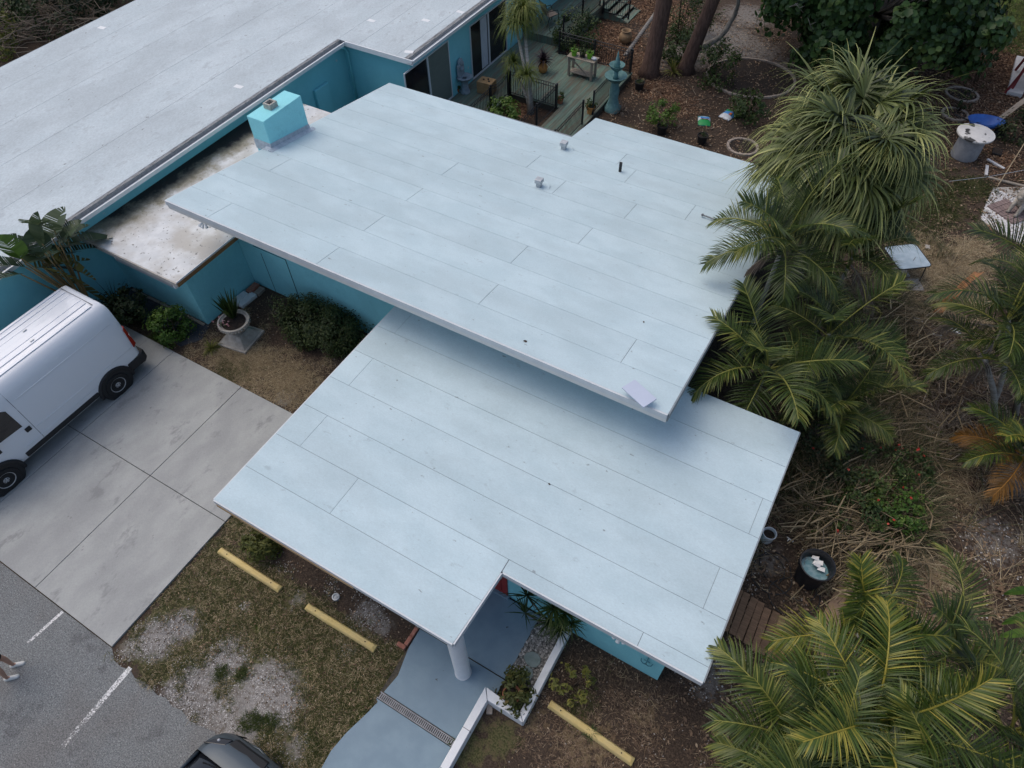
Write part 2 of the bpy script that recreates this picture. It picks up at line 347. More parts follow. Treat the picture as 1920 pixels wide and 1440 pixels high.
mat('white_gutter', (.74, .76, .77), (.68, .70, .71), scale=6, rough=.5, world=True)
mat('gutter_debris', (.018, .018, .018), (.05, .05, .048), scale=14, rough=.95, bump=.02, bscale=30, world=True)
mat('lamp_white', (.85, .86, .85), rough=.4); mat('metal_grey', (.38, .41, .43), (.5, .52, .54), scale=12, rough=.45, metal=.3)
mat('black_plastic', (.02, .021, .023), (.03, .031, .033), scale=10, rough=.55)

def flood_lamp(parent, x, y, z, hx, hy):
    """a two- or three-headed floodlight hanging from an eave, aimed outwards"""
    l_ = MB().lathe([(.02, 0), (.055, .0), (.055, .05), (.02, .06)], 14, (x, y, z)).build('lamp', 'metal_grey', parent, world=True, auto=40)
    for da in (-.8, 0, .8):
        a = math.atan2(hy, hx) + da; cx, cy = x + .13 * math.cos(a), y + .13 * math.sin(a)
        t = Vector((math.cos(a) * .8, math.sin(a) * .8, -.55)).normalized()
        c = Vector((cx, cy, z - .05)); h = MB().tube([c - t * .07, c - t * .025, c + t * .028, c + t * .04], [.024, .032, .046, .04], 12)
        h.tube([(x, y, z + .02), c - t * .08], .014, 6); h.build('lamp_head', 'lamp_white', l_, world=True, auto=50)
    return l_

# ---- front house: low flat roof on the entrance column
FZ = 2.70
fh = thing('front_house', 'teal house under the lower pale flat roof with a round entrance column', 'house', (-3.8, 6.4, 0))
OL = [(-8.75, 2.72), (-2.99, 2.72), (-2.92, 4.29), (1.035, 4.29), (1.035, 10.12), (-8.75, 10.12)]
b = MB().prism([(-6.6, 4.8), (.43, 4.8), (.43, 9.55), (-6.6, 9.55)], -.05, FZ - .142); b.build('wall', 'teal_stucco', fh, world=True)
ro = MB().prism(OL, FZ - .13, FZ - .008).build('roof', 'roof_underlay', fh, world=True)
MB().prism([(-8.73, 2.74), (-3.01, 2.74), (-2.94, 4.31), (1.015, 4.31), (1.015, 10.1), (-8.73, 10.1)], FZ - .1385, FZ - .132).build('bounce_soffit', 'white_gutter', ro, world=True)  # unseen white underside, added to bounce light below the roof
rows = [2.72, 3.63, 4.56, 5.48, 6.38, 7.30, 8.19, 9.12, 10.12]
cuts = {0: [], 1: [-6.5, -2.91, -.17], 2: [-8.08], 3: [.59], 4: [-8.2], 5: [.84], 6: [-8.24], 7: [-8.24]}
gg = .004
def sheets(parent, rows, cuts, x0, x1, zf, clip=None):
    for i in range(len(rows) - 1):
        a, b_ = rows[i], rows[i + 1]; xs = [x0] + cuts.get(i, []) + [x1]
        for j in range(len(xs) - 1):
            yield i, xs[j], xs[j + 1], a, b_
def sheet(poly, zf, parent, t=.008, mt='roof_sheet'):
    MB().prism(poly, lambda x, y: zf(x, y) - t, lambda x, y: zf(x, y)).build('roof_sheet', mt, parent, world=True)
zf = lambda x, y: FZ
for i, xa, xb, a, b_ in sheets(ro, rows, cuts, -8.75, 1.035, zf):
    l_, r_ = xa + (gg if xa > -8.7 else 0), xb - (gg if xb < 1 else 0); lo, hi = a + (gg if i else 0), b_ - (gg if i < 7 else 0)
    if i == 0: sheet([(l_, lo), (-2.99, lo), (-2.95, hi), (l_, hi)], zf, ro)
    elif i == 1 and xb == -2.91: sheet([(l_, lo), (-2.95, lo), (-2.923, 4.27), (-2.923, hi), (l_, hi)], zf, ro)
    elif i == 1 and xa >= -2.91: sheet([(xa + .006, 4.29), (r_, 4.29), (r_, hi), (xa + .006, hi)], zf, ro)
    else: sheet([(l_, lo), (r_, lo), (r_, hi), (l_, hi)], zf, ro)
for (p, q, m_) in (((-8.79, 2.68), (-2.96, 2.72), 'fascia_white'), ((-2.99, 2.76), (-2.88, 4.25), 'fascia_white'), ((-2.88, 4.25), (1.07, 4.29), 'fascia_white'), ((1.035, 4.29), (1.07, 10.15), 'fascia_grey'), ((-8.79, 2.72), (-8.75, 10.15), 'fascia_white')):
    pass
def band(parent, pts, z0, z1, th, m_, name='fascia'):
    """board along an outline, standing proud of it by th to the right of travel"""
    for i in range(len(pts) - 1):
        p, q = Vector((*pts[i], 0)), Vector((*pts[i + 1], 0)); d = (q - p).normalized(); n_ = Vector((d.y, -d.x, 0)) * th
        e = d * th * .98
        MB().prism([tuple((p + n_)[:2]), tuple((q + n_)[:2]), tuple(q[:2]), tuple(p[:2])], z0, z1).build(name, m_, parent, world=True)
band(ro, [(-8.75, 2.72), (-2.99, 2.72)], FZ - .15, FZ - .004, .03, 'fascia_white')
band(ro, [(-2.985, 2.72), (-2.92, 4.26)], FZ - .15, FZ - .004, .03, 'fascia_white')
band(ro, [(-2.89, 4.29), (1.035, 4.29)], FZ - .15, FZ - .004, .03, 'fascia_white')
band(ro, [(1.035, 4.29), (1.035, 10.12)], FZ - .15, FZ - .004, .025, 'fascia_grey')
band(ro, [(-8.75, 10.12), (-8.75, 2.72)], FZ - .15, FZ - .004, .025, 'fascia_white')
MB().box(-8.7, -5.2, 2.675, 2.688, FZ - .19, FZ - .11).build('drip_board', mat('raw_wood', (.42, .30, .17), (.30, .2, .11), scale=5, rough=.8, stretch=(.3, 3, 3)), ro, world=True)
MB().lathe([(.175, 0), (.175, .02), (.165, .03), (.165, FZ - .14), (.165, FZ - .135)], 32, (-3.13, 2.93, .05)).build('column', 'white_paint', fh, world=True, auto=40)
# red entrance door and its step, floodlight and wall ornament
mat('red_paint', (.26, .025, .022), (.30, .035, .03), scale=4, rough=.55)
dq = MB().box(-4.15, -3.13, 4.77, 4.80, .12, 2.15); dq = dq.build('door', 'red_paint', fh, world=True, bevel=.006)
for z0, z1 in ((.25, .95), (1.1, 2.0)): MB().box(-4.0, -3.28, 4.755, 4.771, z0, z1).build('door_panel', 'red_paint', dq, world=True, bevel=.01)
MB().sphere((-3.25, 4.735, 1.05), .03).build('handle', 'metal_grey', dq, world=True, smooth=True)
MB().box(-4.2, -3.08, 4.70, 4.78, .0, .115).build('door_step', 'walk_paint', fh, world=True, bevel=.008)
p = gy(1158, 1206, 4.55)
flood_lamp(fh, p.x, 4.62, max(p.z, 1.9), 0, -1)
a = gy(1213, 1240, 4.78); hb = MB().tube([(a.x, 4.78, a.z + .22), (a.x, 4.75, a.z + .1), (a.x, 4.74, a.z - .06)], .012, 6)
for s in (-1, 1): hb.tube([(a.x, 4.74, a.z - .07), (a.x + s * .06, 4.73, a.z - .06), (a.x + s * .11, 4.74, a.z - .01), (a.x + s * .12, 4.76, a.z + .05)], .011, 6)
hb.tube([(a.x - .06, 4.745, a.z + .12), (a.x + .06, 4.745, a.z + .12)], .01, 6); hb.build('anchor_ornament', mat('teal_dark', (.07, .22, .27), rough=.6), fh, world=True, smooth=True)

# ---- main house: shed roof falling to the back
UZ = lambda x, y: 4.0 - .14 * (y - 8.2)
mh = thing('main_house', 'teal house under the higher pale sloping roof with the square chimney', 'house', (-8.4, 13, 0))
WALL = [(-15.2, 9.6), (-1.95, 9.6), (-1.95, 18.9), (-7.9, 18.9), (-7.9, 17.4), (-15.2, 17.4)]
wl = MB().prism(WALL, -.05, lambda x, y: UZ(x, y) - .275).build('wall', 'teal_stucco', mh, world=True)
UO = [(-15.35, 8.22), (-1.42, 8.22), (-1.42, 19.5), (-8.28, 19.5), (-8.33, 17.85), (-15.35, 17.68)]
ur = MB().prism(UO, lambda x, y: UZ(x, y) - .24, lambda x, y: UZ(x, y) - .008).build('roof', 'roof_underlay', mh, world=True)
rows = [8.22, 9.06, 9.94, 10.82, 11.71, 12.5, 13.4, 14.3, 15.2, 16.1, 17.0, 17.76, 18.65, 19.5]
cuts = {0: [-13.86, -10.3], 1: [-6.31, -2.8], 2: [-10.28], 3: [-14.3, -6.5], 4: [-10.27], 5: [-5.5], 6: [-10.28], 7: [-7.2, -5.0], 8: [-8.52, -3.6], 9: [-5.77], 10: [-6.4], 11: [], 12: []}
ng = .003
for i, xa, xb, a, b_ in sheets(ur, rows, cuts, -15.35, -1.42, UZ):
    l_, r_ = xa + (.0055 if xa > -15.3 else 0), xb - (.0055 if xb < -1.5 else 0); lo, hi = a + (ng if i else 0), b_ - (ng if i < 12 else 0)
    if i == 10 and xa < -15: sheet([(l_, lo), (r_, lo), (r_, hi), (-8.33, hi), (-8.33, hi + .08), (l_, 17.68)], UZ, ur) if False else sheet([(l_, lo), (r_, lo), (r_, hi), (-8.33, hi), (l_, 17.68)], UZ, ur)
    elif i in (11, 12): sheet([(-8.31 if i == 11 else -8.29, lo), (r_, lo), (r_, hi), (-8.29 if i == 11 else -8.28, hi)], UZ, ur)
    else: sheet([(l_, lo), (r_, lo), (r_, hi), (l_, hi)], UZ, ur)
def slopeband(pts, d0, d1, th, m_, name='fascia'):
    for i in range(len(pts) - 1):
        p, q = Vector((*pts[i], 0)), Vector((*pts[i + 1], 0)); d = (q - p).normalized(); n_ = Vector((d.y, -d.x, 0)) * th
        MB().prism([tuple((p + n_)[:2]), tuple((q + n_)[:2]), tuple(q[:2]), tuple(p[:2])], lambda x, y: UZ(x, y) - d0, lambda x, y: UZ(x, y) - d1).build(name, m_, ur, world=True)
MB().prism([(-15.33, 8.24), (-1.44, 8.24), (-1.44, 19.48), (-8.26, 19.48), (-8.31, 17.83), (-15.33, 17.66)], lambda x, y: UZ(x, y) - .262, lambda x, y: UZ(x, y) - .242).build('bounce_soffit', 'white_gutter', ur, world=True)  # white sheet out of view, added so the eave bounces light downwards
slopeband([(-15.35, 8.22), (-1.42, 8.22)], .145, .004, .045, 'fascia_white')
slopeband([(-15.35, 8.22), (-1.42, 8.22)], .27, .148, .022, 'fascia_step')
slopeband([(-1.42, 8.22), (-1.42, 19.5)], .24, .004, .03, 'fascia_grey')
slopeband([(-15.35, 17.68), (-15.35, 8.22)], .2, .004, .02, 'fascia_white')
# chimney on the left edge, with flashing and flue
CX0, CX1, CY0, CY1, CZ = -15.78, -15.14, 11.82, 13.42, 4.36
ch = MB().prism([(CX0, CY0), (CX1, CY0), (CX1, CY1), (CX0, CY1)], 2.3, CZ).build('chimney', 'teal_chimney', mh, world=True, bevel=.015)
fl = MB().prism([(CX1, CY0 - .012), (CX1 + .012, CY0 - .012), (CX1 + .012, CY1 + .01), (CX1, CY1 + .01)], lambda x, y: UZ(x, y), lambda x, y: UZ(x, y) + .17)
fl.prism([(CX0 - .01, CY0 - .014), (CX1 + .012, CY0 - .014), (CX1 + .012, CY0), (CX0 - .01, CY0)], lambda x, y: UZ(x, y) - .15, lambda x, y: UZ(x, y) + .17)
fl.prism([(CX1 + .012, CY0 - .16), (CX1 + .15, CY0 - .16), (CX1 + .15, CY1 + .12), (CX1 + .012, CY1 + .12)], lambda x, y: UZ(x, y) + .002, lambda x, y: UZ(x, y) + (.05 if x < CX1 + .1 else .006))
fl.prism([(-15.34, CY0 - .16), (CX1 + .012, CY0 - .16), (CX1 + .012, CY0 - .014), (-15.34, CY0 - .014)], lambda x, y: UZ(x, y) + .002, lambda x, y: UZ(x, y) + (.05 if y > CY0 - .1 else .006))
fl.build('flashing', 'flashing', ch, world=True)
mat('old_mortar', (.36, .34, .30), (.5, .48, .44), scale=20, rough=.95, bump=.01, bscale=40)
q = MB(); cx, cy = -15.48, 12.52
for (a, c, d, e) in ((-.14, .14, -.15, -.10), (-.14, .14, .10, .15), (-.14, -.09, -.10, .10), (.09, .14, -.10, .10)): q.box(cx + a, cx + c, cy + d, cy + e, CZ - .02, CZ + .16)
q.build('flue', 'old_mortar', ch, world=True, bevel=.008)
MB().box(cx - .09, cx + .09, cy - .10, cy + .10, CZ - .01, CZ + .03).build('flue_lining', 'joint_dirt', ch, world=True)
# roof vents, pipe, conduit rod, bird dropping size marks are in the sheet material
for (x, y) in ((-8.15, 16.9), (-7.69, 14.47)):
    z = UZ(x, y); v = MB().box(x - .07, x + .07, y - .07, y + .07, z - .01, z + .17); v.box(x - .1, x + .1, y - .1, y + .1, z + .13, z + .25)
    v.build('roof_vent', 'metal_grey', ur, world=True, bevel=.01)
    MB().lathe([(.3, 0), (.3, .006), (.0, .007)], 10, (x + .02, y, z - .001)).build('vent_patch', 'roof_sheet', ur, world=True)
x, y = -6.14, 16.62; MB().lathe([(.045, -.02), (.045, .28), (.05, .29), (.03, .29), (.03, .2)], 14, (x, y, UZ(x, y))).build('vent_pipe', 'black_plastic', ur, world=True, auto=40)
x0, x1 = -3.25, -1.2; cr = MB().tube([(x0, 15.6, UZ(0, 15.6) + .07), (x1, 15.42, UZ(0, 15.4) + .07)], .02, 8)
cr.sphere((x0, 15.6, UZ(0, 15.6) + .07), .04)
cr = cr.build('conduit', mat('metal_dark', (.13, .14, .15), (.2, .21, .22), scale=12, rough=.5), ur, world=True, auto=40)
for x in (-2.95, -2.55, -2.1):
    MB().box(x - .03, x + .03, 15.5, 15.6, UZ(0, 15.5), UZ(0, 15.5) + .09).build('conduit_foot', 'black_plastic', cr, world=True)
# hatch lines in the front wall, floodlight under the eave, flat panel at the corner
hl = [gy(475, 460, 9.6), gy(535, 487, 9.6), gy(562, 562, 9.6), gy(517, 552, 9.6), gy(490, 475, 9.6)]
dk = mat('hatch_gap', (.03, .09, .11), rough=.9)
hp = MB().box(hl[4].x, hl[1].x, 9.592, 9.6, .02, hl[1].z).build('hatch_panel', 'teal_stucco', mh, world=True)
MB().box(hl[1].x, hl[1].x + .02, 9.588, 9.598, .0, hl[1].z + .02).build('hatch_gap', dk, hp, world=True)
MB().box(hl[4].x - .02, hl[4].x, 9.588, 9.598, .0, hl[4].z).build('hatch_gap', dk, hp, world=True)
MB().box(hl[4].x - .25, hl[1].x, 9.588, 9.598, hl[1].z + .002, hl[1].z + .02).build('hatch_gap', dk, hp, world=True)
flood_lamp(mh, -14.25, 8.33, 3.62, .2, -1)
# ---- long house on the left: weathered flat roof with gutters
LZ = 3.05
mat('old_roof', (.46, .525, .555), (.515, .58, .61), scale=1.5, rough=.9, bump=.003, bscale=30, c3=(.415, .465, .49), s3=.55, f3=.8, world=True, stretch=(1, .5, 1), smudge=((.38, .425, .45), 3.0, .53, .6), grain=(26, .09), detail=11, specks=((.25, .26, .27), 8, .71))
mat('roof_mildew', (.06, .06, .06), (.28, .29, .30), scale=9, rough=.95, world=True, stretch=(6, .6, 1), lo=.3, hi=.6)
mat('teal_shade', (.225, .60, .67), (.24, .625, .695), scale=5, rough=.85, bump=.004, bscale=45, c3=(.20, .56, .635), s3=.6, f3=.7, world=True, specks=((.45, .58, .62), 3.2, .735))
lh = thing('long_house', 'long teal house with a weathered pale grey flat roof and leaf-filled gutters', 'house', (-22, 18, 0))
YE = 31.2
MB().prism([(-27.35, -3.6), (-18.5, -3.6), (-18.5, 19.05), (-15.45, 19.05), (-15.45, YE), (-18.2, YE), (-18.2, 36), (-15.45, 36), (-15.45, 43.5), (-27.35, 43.5)], -.05, LZ - .14).build('wall', 'teal_shade', lh, world=True)
LO = [(-27.65, -4), (-18.3, -4), (-18.3, 18.75), (-15.29, 18.75), (-15.29, 44), (-27.65, 44)]
lr = MB().prism(LO, LZ - .15, LZ - .008).build('roof', 'roof_underlay', lh, world=True)
zl = lambda x, y: LZ
xs = [-27.65, -26.2, -24.25, -22.3, -20.4, -18.42, -18.3]
for i in range(len(xs) - 1):
    ys = [-4, [50, 21, 50, 50, 50, 50][i], 44]
    for j in range(2):
        a, b_ = ys[j] + (.006 if j else 0), min(ys[j + 1], 44 if xs[i + 1] > -27 else 44) - (0 if j else .006)
        if a >= b_: continue
        x0, x1 = xs[i] + (.005 if i else 0), xs[i + 1] - (.005 if i < 5 else 0)
        if i == 5: b_ = 18.75
        sheet([(x0, a), (x1, a), (x1, b_), (x0, b_)], zl, lr, mt='roof_mildew' if i == 5 else 'old_roof')
sheet([(-18.415, 18.756), (-17.505, 18.756), (-17.505, 44), (-18.415, 44)], zl, lr, mt='old_roof')
sheet([(-17.495, 18.756), (-15.805, 18.756), (-15.805, 44), (-17.495, 44)], zl, lr, mt='old_roof')
sheet([(-15.795, 18.756), (-15.44, 18.756), (-15.44, 44), (-15.795, 44)], zl, lr, mt='old_roof')
sheet([(-15.435, 18.756), (-15.29, 18.756), (-15.29, 44), (-15.435, 44)], zl, lr, mt='roof_mildew')
band(lr, [(-18.07, 18.75), (-15.06, 18.75)], LZ - .17, LZ + .003, .04, 'white_gutter')
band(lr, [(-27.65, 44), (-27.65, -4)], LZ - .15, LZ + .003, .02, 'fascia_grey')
for xg, y0, y1 in ((-18.3, -4, 18.7), (-15.29, 18.71, 44)):
    gt = MB().box(xg + .205, xg + .225, y0, y1, LZ - .14, LZ - .015); gt.box(xg + .002, xg + .205, y0, y1, LZ - .14, LZ - .125)
    gt.box(xg + .225, xg + .245, y0, y1, LZ - .05, LZ - .012); gt = gt.build('gutter', 'white_gutter', lr, world=True)
    V = MB(); yy = y0; pr = []
    while yy < y1: pr.append(yy); yy += .12
    secs = [[(xg + .004, yy, LZ - .07 + random.uniform(-.02, .02)), (xg + .06, yy, LZ - .09 + random.uniform(-.02, .02)), (xg + .14, yy, LZ - .09 + random.uniform(-.02, .02)), (xg + .203, yy, LZ - .09)] for yy in pr]
    V.loft(secs, cap=False); V.build('gutter_debris', 'gutter_debris', gt, world=True)
    yy = y0 + .5
    while yy < y1 - .1:
        MB().box(xg + .001, xg + .206, yy, yy + .022, LZ - .028, LZ - .018).build('gutter_hanger', 'white_gutter', gt, world=True); yy += 1.22
for (x, y, r_) in ((-26.9, 15.2, .1), (-19.24, 14.5, .1), (-18.2, 20.5, 0), (-16.4, 21.5, 0), (-15.62, 22.7, 0), (-15.55, 19.2, .3)):
    p = MB(); p.m = Matrix.Translation((x, y, LZ)) @ Matrix.Rotation(r_, 4, 'Z'); p.box(-.16, .16, -.09, .09, -.002, .006); p.build('roof_patch', 'white_gutter', lr, world=True)
# recess: downspout, meter panel, dark window
ds = MB().tube([(-18.18, 18.55, 2.9), (-18.25, 18.85, 2.7), (-18.28, 18.97, 2.5), (-18.28, 18.97, 0)], .045, 8).build('downspout', 'teal_shade', lh, world=True, smooth=True)
MB().box(-18.5, -18.36, 17.0, 17.75, .0, 1.9).build('wall_panel', 'teal_shade', lh, world=True, bevel=.03)
mat('dark_glass', (.012, .014, .018), (.02, .022, .027), scale=2, rough=.12, spec=.5)
MB().box(-18.5, -18.485, 15.9, 16.8, .2, 1.25).build('window', 'dark_glass', lh, world=True)
# sliding doors in the courtyard wall
DX = -15.45
mat('blind_green', (.13, .16, .145), (.16, .19, .17), scale=3, rough=.7, stretch=(1, 1, 12)); mat('curtain', (.42, .46, .52), (.55, .6, .66), scale=6, rough=.8, stretch=(1, 9, .5))
mat('alu_white', (.6, .63, .65), rough=.5)
def slider(pl, pr, parts_):
    a, b_ = gx(*pl, DX), gx(*pr, DX); zt = (a.z + b_.z) / 2; y0, y1 = a.y, b_.y; zb = .33
    d = MB().box(DX, DX + .012, y0, y1, zb, zt).build('sliding_door', 'dark_glass', lh, world=True)
    fr = MB()
    for (u, v, s, t) in ((y0 - .04, y0, zb, zt), (y1, y1 + .04, zb, zt), (y0 - .04, y1 + .04, zt, zt + .04), (y0 - .04, y1 + .04, zb - .06, zb)): fr.box(DX, DX + .045, u, v, s, t)
    fr.build('frame', 'alu_white', d, world=True)
    for (f0, f1, m_, nm) in parts_:
        u, v = y0 + (y1 - y0) * f0, y0 + (y1 - y0) * f1
        if nm == 'curtain':
            n_ = 10; secs = [[(DX + .016 + .008 * (k % 2), u + (v - u) * k / n_, zb + .05), (DX + .016 + .008 * (k % 2), u + (v - u) * k / n_, zt - .03)] for k in range(n_ + 1)]
            MB().loft(secs, cap=False).build('curtain', m_, d, world=True)
        else: MB().box(DX + .013, DX + .05 if nm == 'mullion' else DX + .02, u, v, zb, zt).build(nm, m_, d, world=True)
slider((757, 137), (838, 80), ((.49, .52, 'alu_white', 'mullion'), (.52, 1.0, 'blind_green', 'blind')))
slider((880, 47), (947, 1), ((.27, .45, 'curtain', 'curtain'), (.47, .5, 'alu_white', 'mullion')))
slider((985, -12), (1003, -26), ((.45, .5, 'alu_white', 'mullion'), (.5, 1, 'blind_green', 'blind')))
MB().box(-18.25, -18.19, 31.2, 36, .3, LZ - .15).build('lanai_shade_sheet', 'dark_glass', lh, world=True)  # dark sheet standing in for the shade of the covered recess

# ---- annex between the houses: flat roof blackened along the wall
def annexmat():
    m = mat('annex_roof', (.58, .60, .61), (.68, .70, .71), scale=2.5, rough=.9, bump=.003, bscale=30, c3=(.44, .42, .38), s3=.9, f3=.8, world=True, specks=((.25, .25, .24), 11, .645))
    n = m.node_tree.nodes; l = m.node_tree.links; b = n['Principled BSDF']; src = b.inputs['Base Color'].links[0].from_socket
    g_ = n.new('ShaderNodeNewGeometry'); sp = n.new('ShaderNodeSeparateXYZ'); l.new(g_.outputs['Position'], sp.inputs[0])
    t = n.new('ShaderNodeTexNoise'); t.inputs['Scale'].default_value = 1.1; t.inputs['Detail'].default_value = 8; t.inputs['Roughness'].default_value = .7; l.new(g_.outputs['Position'], t.inputs[0])
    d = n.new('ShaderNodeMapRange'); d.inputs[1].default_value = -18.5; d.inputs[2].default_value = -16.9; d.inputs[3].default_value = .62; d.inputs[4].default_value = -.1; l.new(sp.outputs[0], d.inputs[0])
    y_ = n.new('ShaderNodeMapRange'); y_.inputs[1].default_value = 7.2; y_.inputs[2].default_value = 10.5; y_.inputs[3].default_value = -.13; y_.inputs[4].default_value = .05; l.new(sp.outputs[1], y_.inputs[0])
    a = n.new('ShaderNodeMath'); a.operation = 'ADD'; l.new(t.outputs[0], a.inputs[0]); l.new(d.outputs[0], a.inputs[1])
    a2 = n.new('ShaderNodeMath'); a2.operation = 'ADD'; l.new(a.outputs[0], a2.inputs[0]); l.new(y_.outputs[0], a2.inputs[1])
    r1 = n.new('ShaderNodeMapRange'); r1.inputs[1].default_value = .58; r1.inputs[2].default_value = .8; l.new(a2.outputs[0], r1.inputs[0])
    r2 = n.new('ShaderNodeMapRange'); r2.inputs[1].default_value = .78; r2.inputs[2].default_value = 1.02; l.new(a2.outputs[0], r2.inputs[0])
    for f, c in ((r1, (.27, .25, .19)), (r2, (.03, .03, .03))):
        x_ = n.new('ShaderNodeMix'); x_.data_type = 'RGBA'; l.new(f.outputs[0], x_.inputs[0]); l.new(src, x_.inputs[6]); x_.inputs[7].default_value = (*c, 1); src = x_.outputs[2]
    l.new(src, b.inputs['Base Color'])
annexmat()
an = thing('flat_roof_annex', 'low teal annex with a mildew-stained flat roof between the two houses', 'building', (-16.8, 10.5, 0))
AZ = 2.40
MB().prism([(-18.49, 7.55), (-15.15, 7.55), (-15.15, 9.59), (-15.22, 9.59), (-15.22, 15.3), (-18.49, 15.3)], -.05, AZ - .16).build('wall', 'teal_stucco', an, world=True)
ar = MB().prism([(-18.495, 7.02), (-14.6, 7.02), (-14.6, 9.58), (-15.22, 9.58), (-15.22, 15.52), (-18.495, 15.52)], AZ - .12, AZ).build('roof', 'annex_roof', an, world=True)
mat('fascia_wood', (.28, .15, .06), (.17, .09, .04), scale=6, rough=.8, world=True, stretch=(4, .5, 4)); mat('fascia_pale', (.42, .38, .33), (.5, .47, .43), scale=5, rough=.8, world=True)
band(ar, [(-18.49, 7.02), (-14.57, 7.02)], AZ - .15, AZ - .012, .03, 'fascia_pale'); band(ar, [(-14.6, 7.02), (-14.6, 9.57)], AZ - .16, AZ - .05, .035, 'fascia_wood')
band(ar, [(-14.6, 7.02), (-14.6, 9.57)], AZ - .05, AZ + .003, .015, 'white_gutter', 'drip_edge')
a, b_ = gy(226, 492, 7.3), gy(323, 548, 7.3)
sb = MB().box(-17.25, -14.85, 7.06, 7.3, AZ - .40, AZ - .155).build('shutter_box', 'white_gutter', an, world=True, bevel=.01)
MB().box(-17.17, -14.93, 7.045, 7.06, AZ - .37, AZ - .18).build('shutter_face', mat('grey_panel', (.24, .26, .28), (.3, .32, .34), scale=5, rough=.6), sb, world=True)

# ================================================================== COURTYARD DECK
mat('deck_green', (.105, .17, .135), (.15, .215, .175), scale=3, rough=.8, bump=.004, bscale=30, c3=(.15, .12, .09), s3=1.4, f3=.8, world=True, stretch=(6, .5, 1), var=.16)
dk_ = struct(MB().prism([(-15.43, 19.2), (-13.6, 19.2), (-13.6, 22.85), (-11.3, 22.85), (-11.3, 19.85), (-9.87, 19.85), (-9.87, 26.68), (-13.4, 26.68), (-13.4, 27.2), (-15.43, 27.2)], -.02, .215).build('deck', 'joint_dirt'))
x = -15.42; k = 0
while x < -9.95:
    y0, y1 = (19.18, 27.2) if x < -13.6 else ((22.83, 26.7) if x < -11.35 else (19.83, 26.7))
    MB().box(x, min(x + .138, -9.86), y0 + random.uniform(-.01, .01), y1, .217, .25 + random.uniform(-.003, .003)).build('plank', 'deck_green', dk_); x += .147
ud = struct(MB().prism([(-18.15, 27.22), (-13.4, 27.22), (-13.4, 36), (-18.15, 36)], -.02, .55).build('upper_deck', 'deck_green'))
x = -16.3
while x < -13.5: MB().box(x, x + .138, 27.2, 36, .552, .585 + random.uniform(-.003, .003)).build('plank', 'deck_green', ud); x += .147
MB().box(-13.4, -13.37, 27.2, 36, .38, .59).build('skirt_board', 'deck_green', ud)
MB().box(-13.4, -13.375, 27.2, 36, .12, .34).build('skirt_board', 'deck_green', ud)
mat('iron_black', (.012, .014, .017), (.02, .023, .027), scale=10, rough=.5)
def railing(p, q, z, h, label, sag=0.0, rope=False):
    p, q = Vector((*p, 0)), Vector((*q, 0)); L_ = (q - p).length; d = (q - p) / L_
    t = thing('railing', label, 'railing', (p.x, p.y, z), math.atan2(d.y, d.x), 'black iron railings of the courtyard deck')
    top = lambda s: h - sag * math.sin(math.pi * s / L_)
    n = max(2, int(L_ / .35))
    for zz, nm in ((0, 'top_rail'), (-.13, 'middle_rail')):
        MB().tube([(L_ * i / n, 0, top(L_ * i / n) + zz) for i in range(n + 1)], .018, 4).build(nm, 'iron_black', t)
    MB().box(0, L_, -.012, .012, .07, .095).build('bottom_rail', 'iron_black', t)
    b = MB(); s = .06
    while s < L_ - .03: b.box(s - .008, s + .008, -.008, .008, .09, top(s) - .01); s += .105
    tag(b.build('balusters', 'iron_black', t), kind='stuff')
    np_ = max(1, round(L_ / 1.6))
    for i in range(np_ + 1): x_ = L_ * i / np_; MB().box(x_ - .03, x_ + .03, -.03, .03, 0, h + .05).build('post', 'iron_black', t)
    return t
railing((-13.52, 22.78), (-11.4, 22.78), .25, .95, 'black iron railing between planted bed and potting bench')
railing((-11.4, 22.7), (-11.4, 19.6), .25, .95, 'black iron railing along the right side of the planted bed')
railing((-13.55, 19.3), (-13.55, 21.3), .25, .95, 'black iron railing beside the wall fountain at the roof edge')
railing((-13.55, 21.38), (-13.55, 22.7), .25, 1.0, 'black iron gate with a dipped top by the brown crate', sag=.16)
railing((-9.98, 19.95), (-9.98, 22.2), .25, .95, 'short black iron railing standing in the roof notch')
railing((-9.92, 23.0), (-9.92, 26.6), .25, .95, 'black iron railing behind the tiered teal fountain')
railing((-9.98, 26.66), (-13.3, 26.66), .25, .95, 'black iron railing behind the potting bench')
railing((-13.46, 27.3), (-13.46, 31.0), .585, .95, 'black iron railing along the edge of the upper deck')
railing((-13.3, 31.05), (-12.0, 31.05), .25, .8, 'black iron stair railing beside the green steps')
# steps off the upper deck
st = thing('deck_stairs', 'green painted wooden steps descending from the upper deck', 'stairs', (-12.7, 31.8, 0))
for i in range(4): MB().box(-13.36 + .34 * i, -13.06 + .34 * i, 31.1, 32.6, .44 - .14 * i, .48 - .14 * i).build('tread', 'deck_green', st, world=True)
for y in (31.12, 32.55): MB().hexa([(-13.37, y, .0), (-12.0, y, -.02), (-12.0, y + .04, -.02), (-13.37, y + .04, 0)], [(-13.37, y, .44), (-12.0, y, .04), (-12.0, y + .04, .04), (-13.37, y + .04, .44)]).build('stringer', 'deck_green', st, world=True)
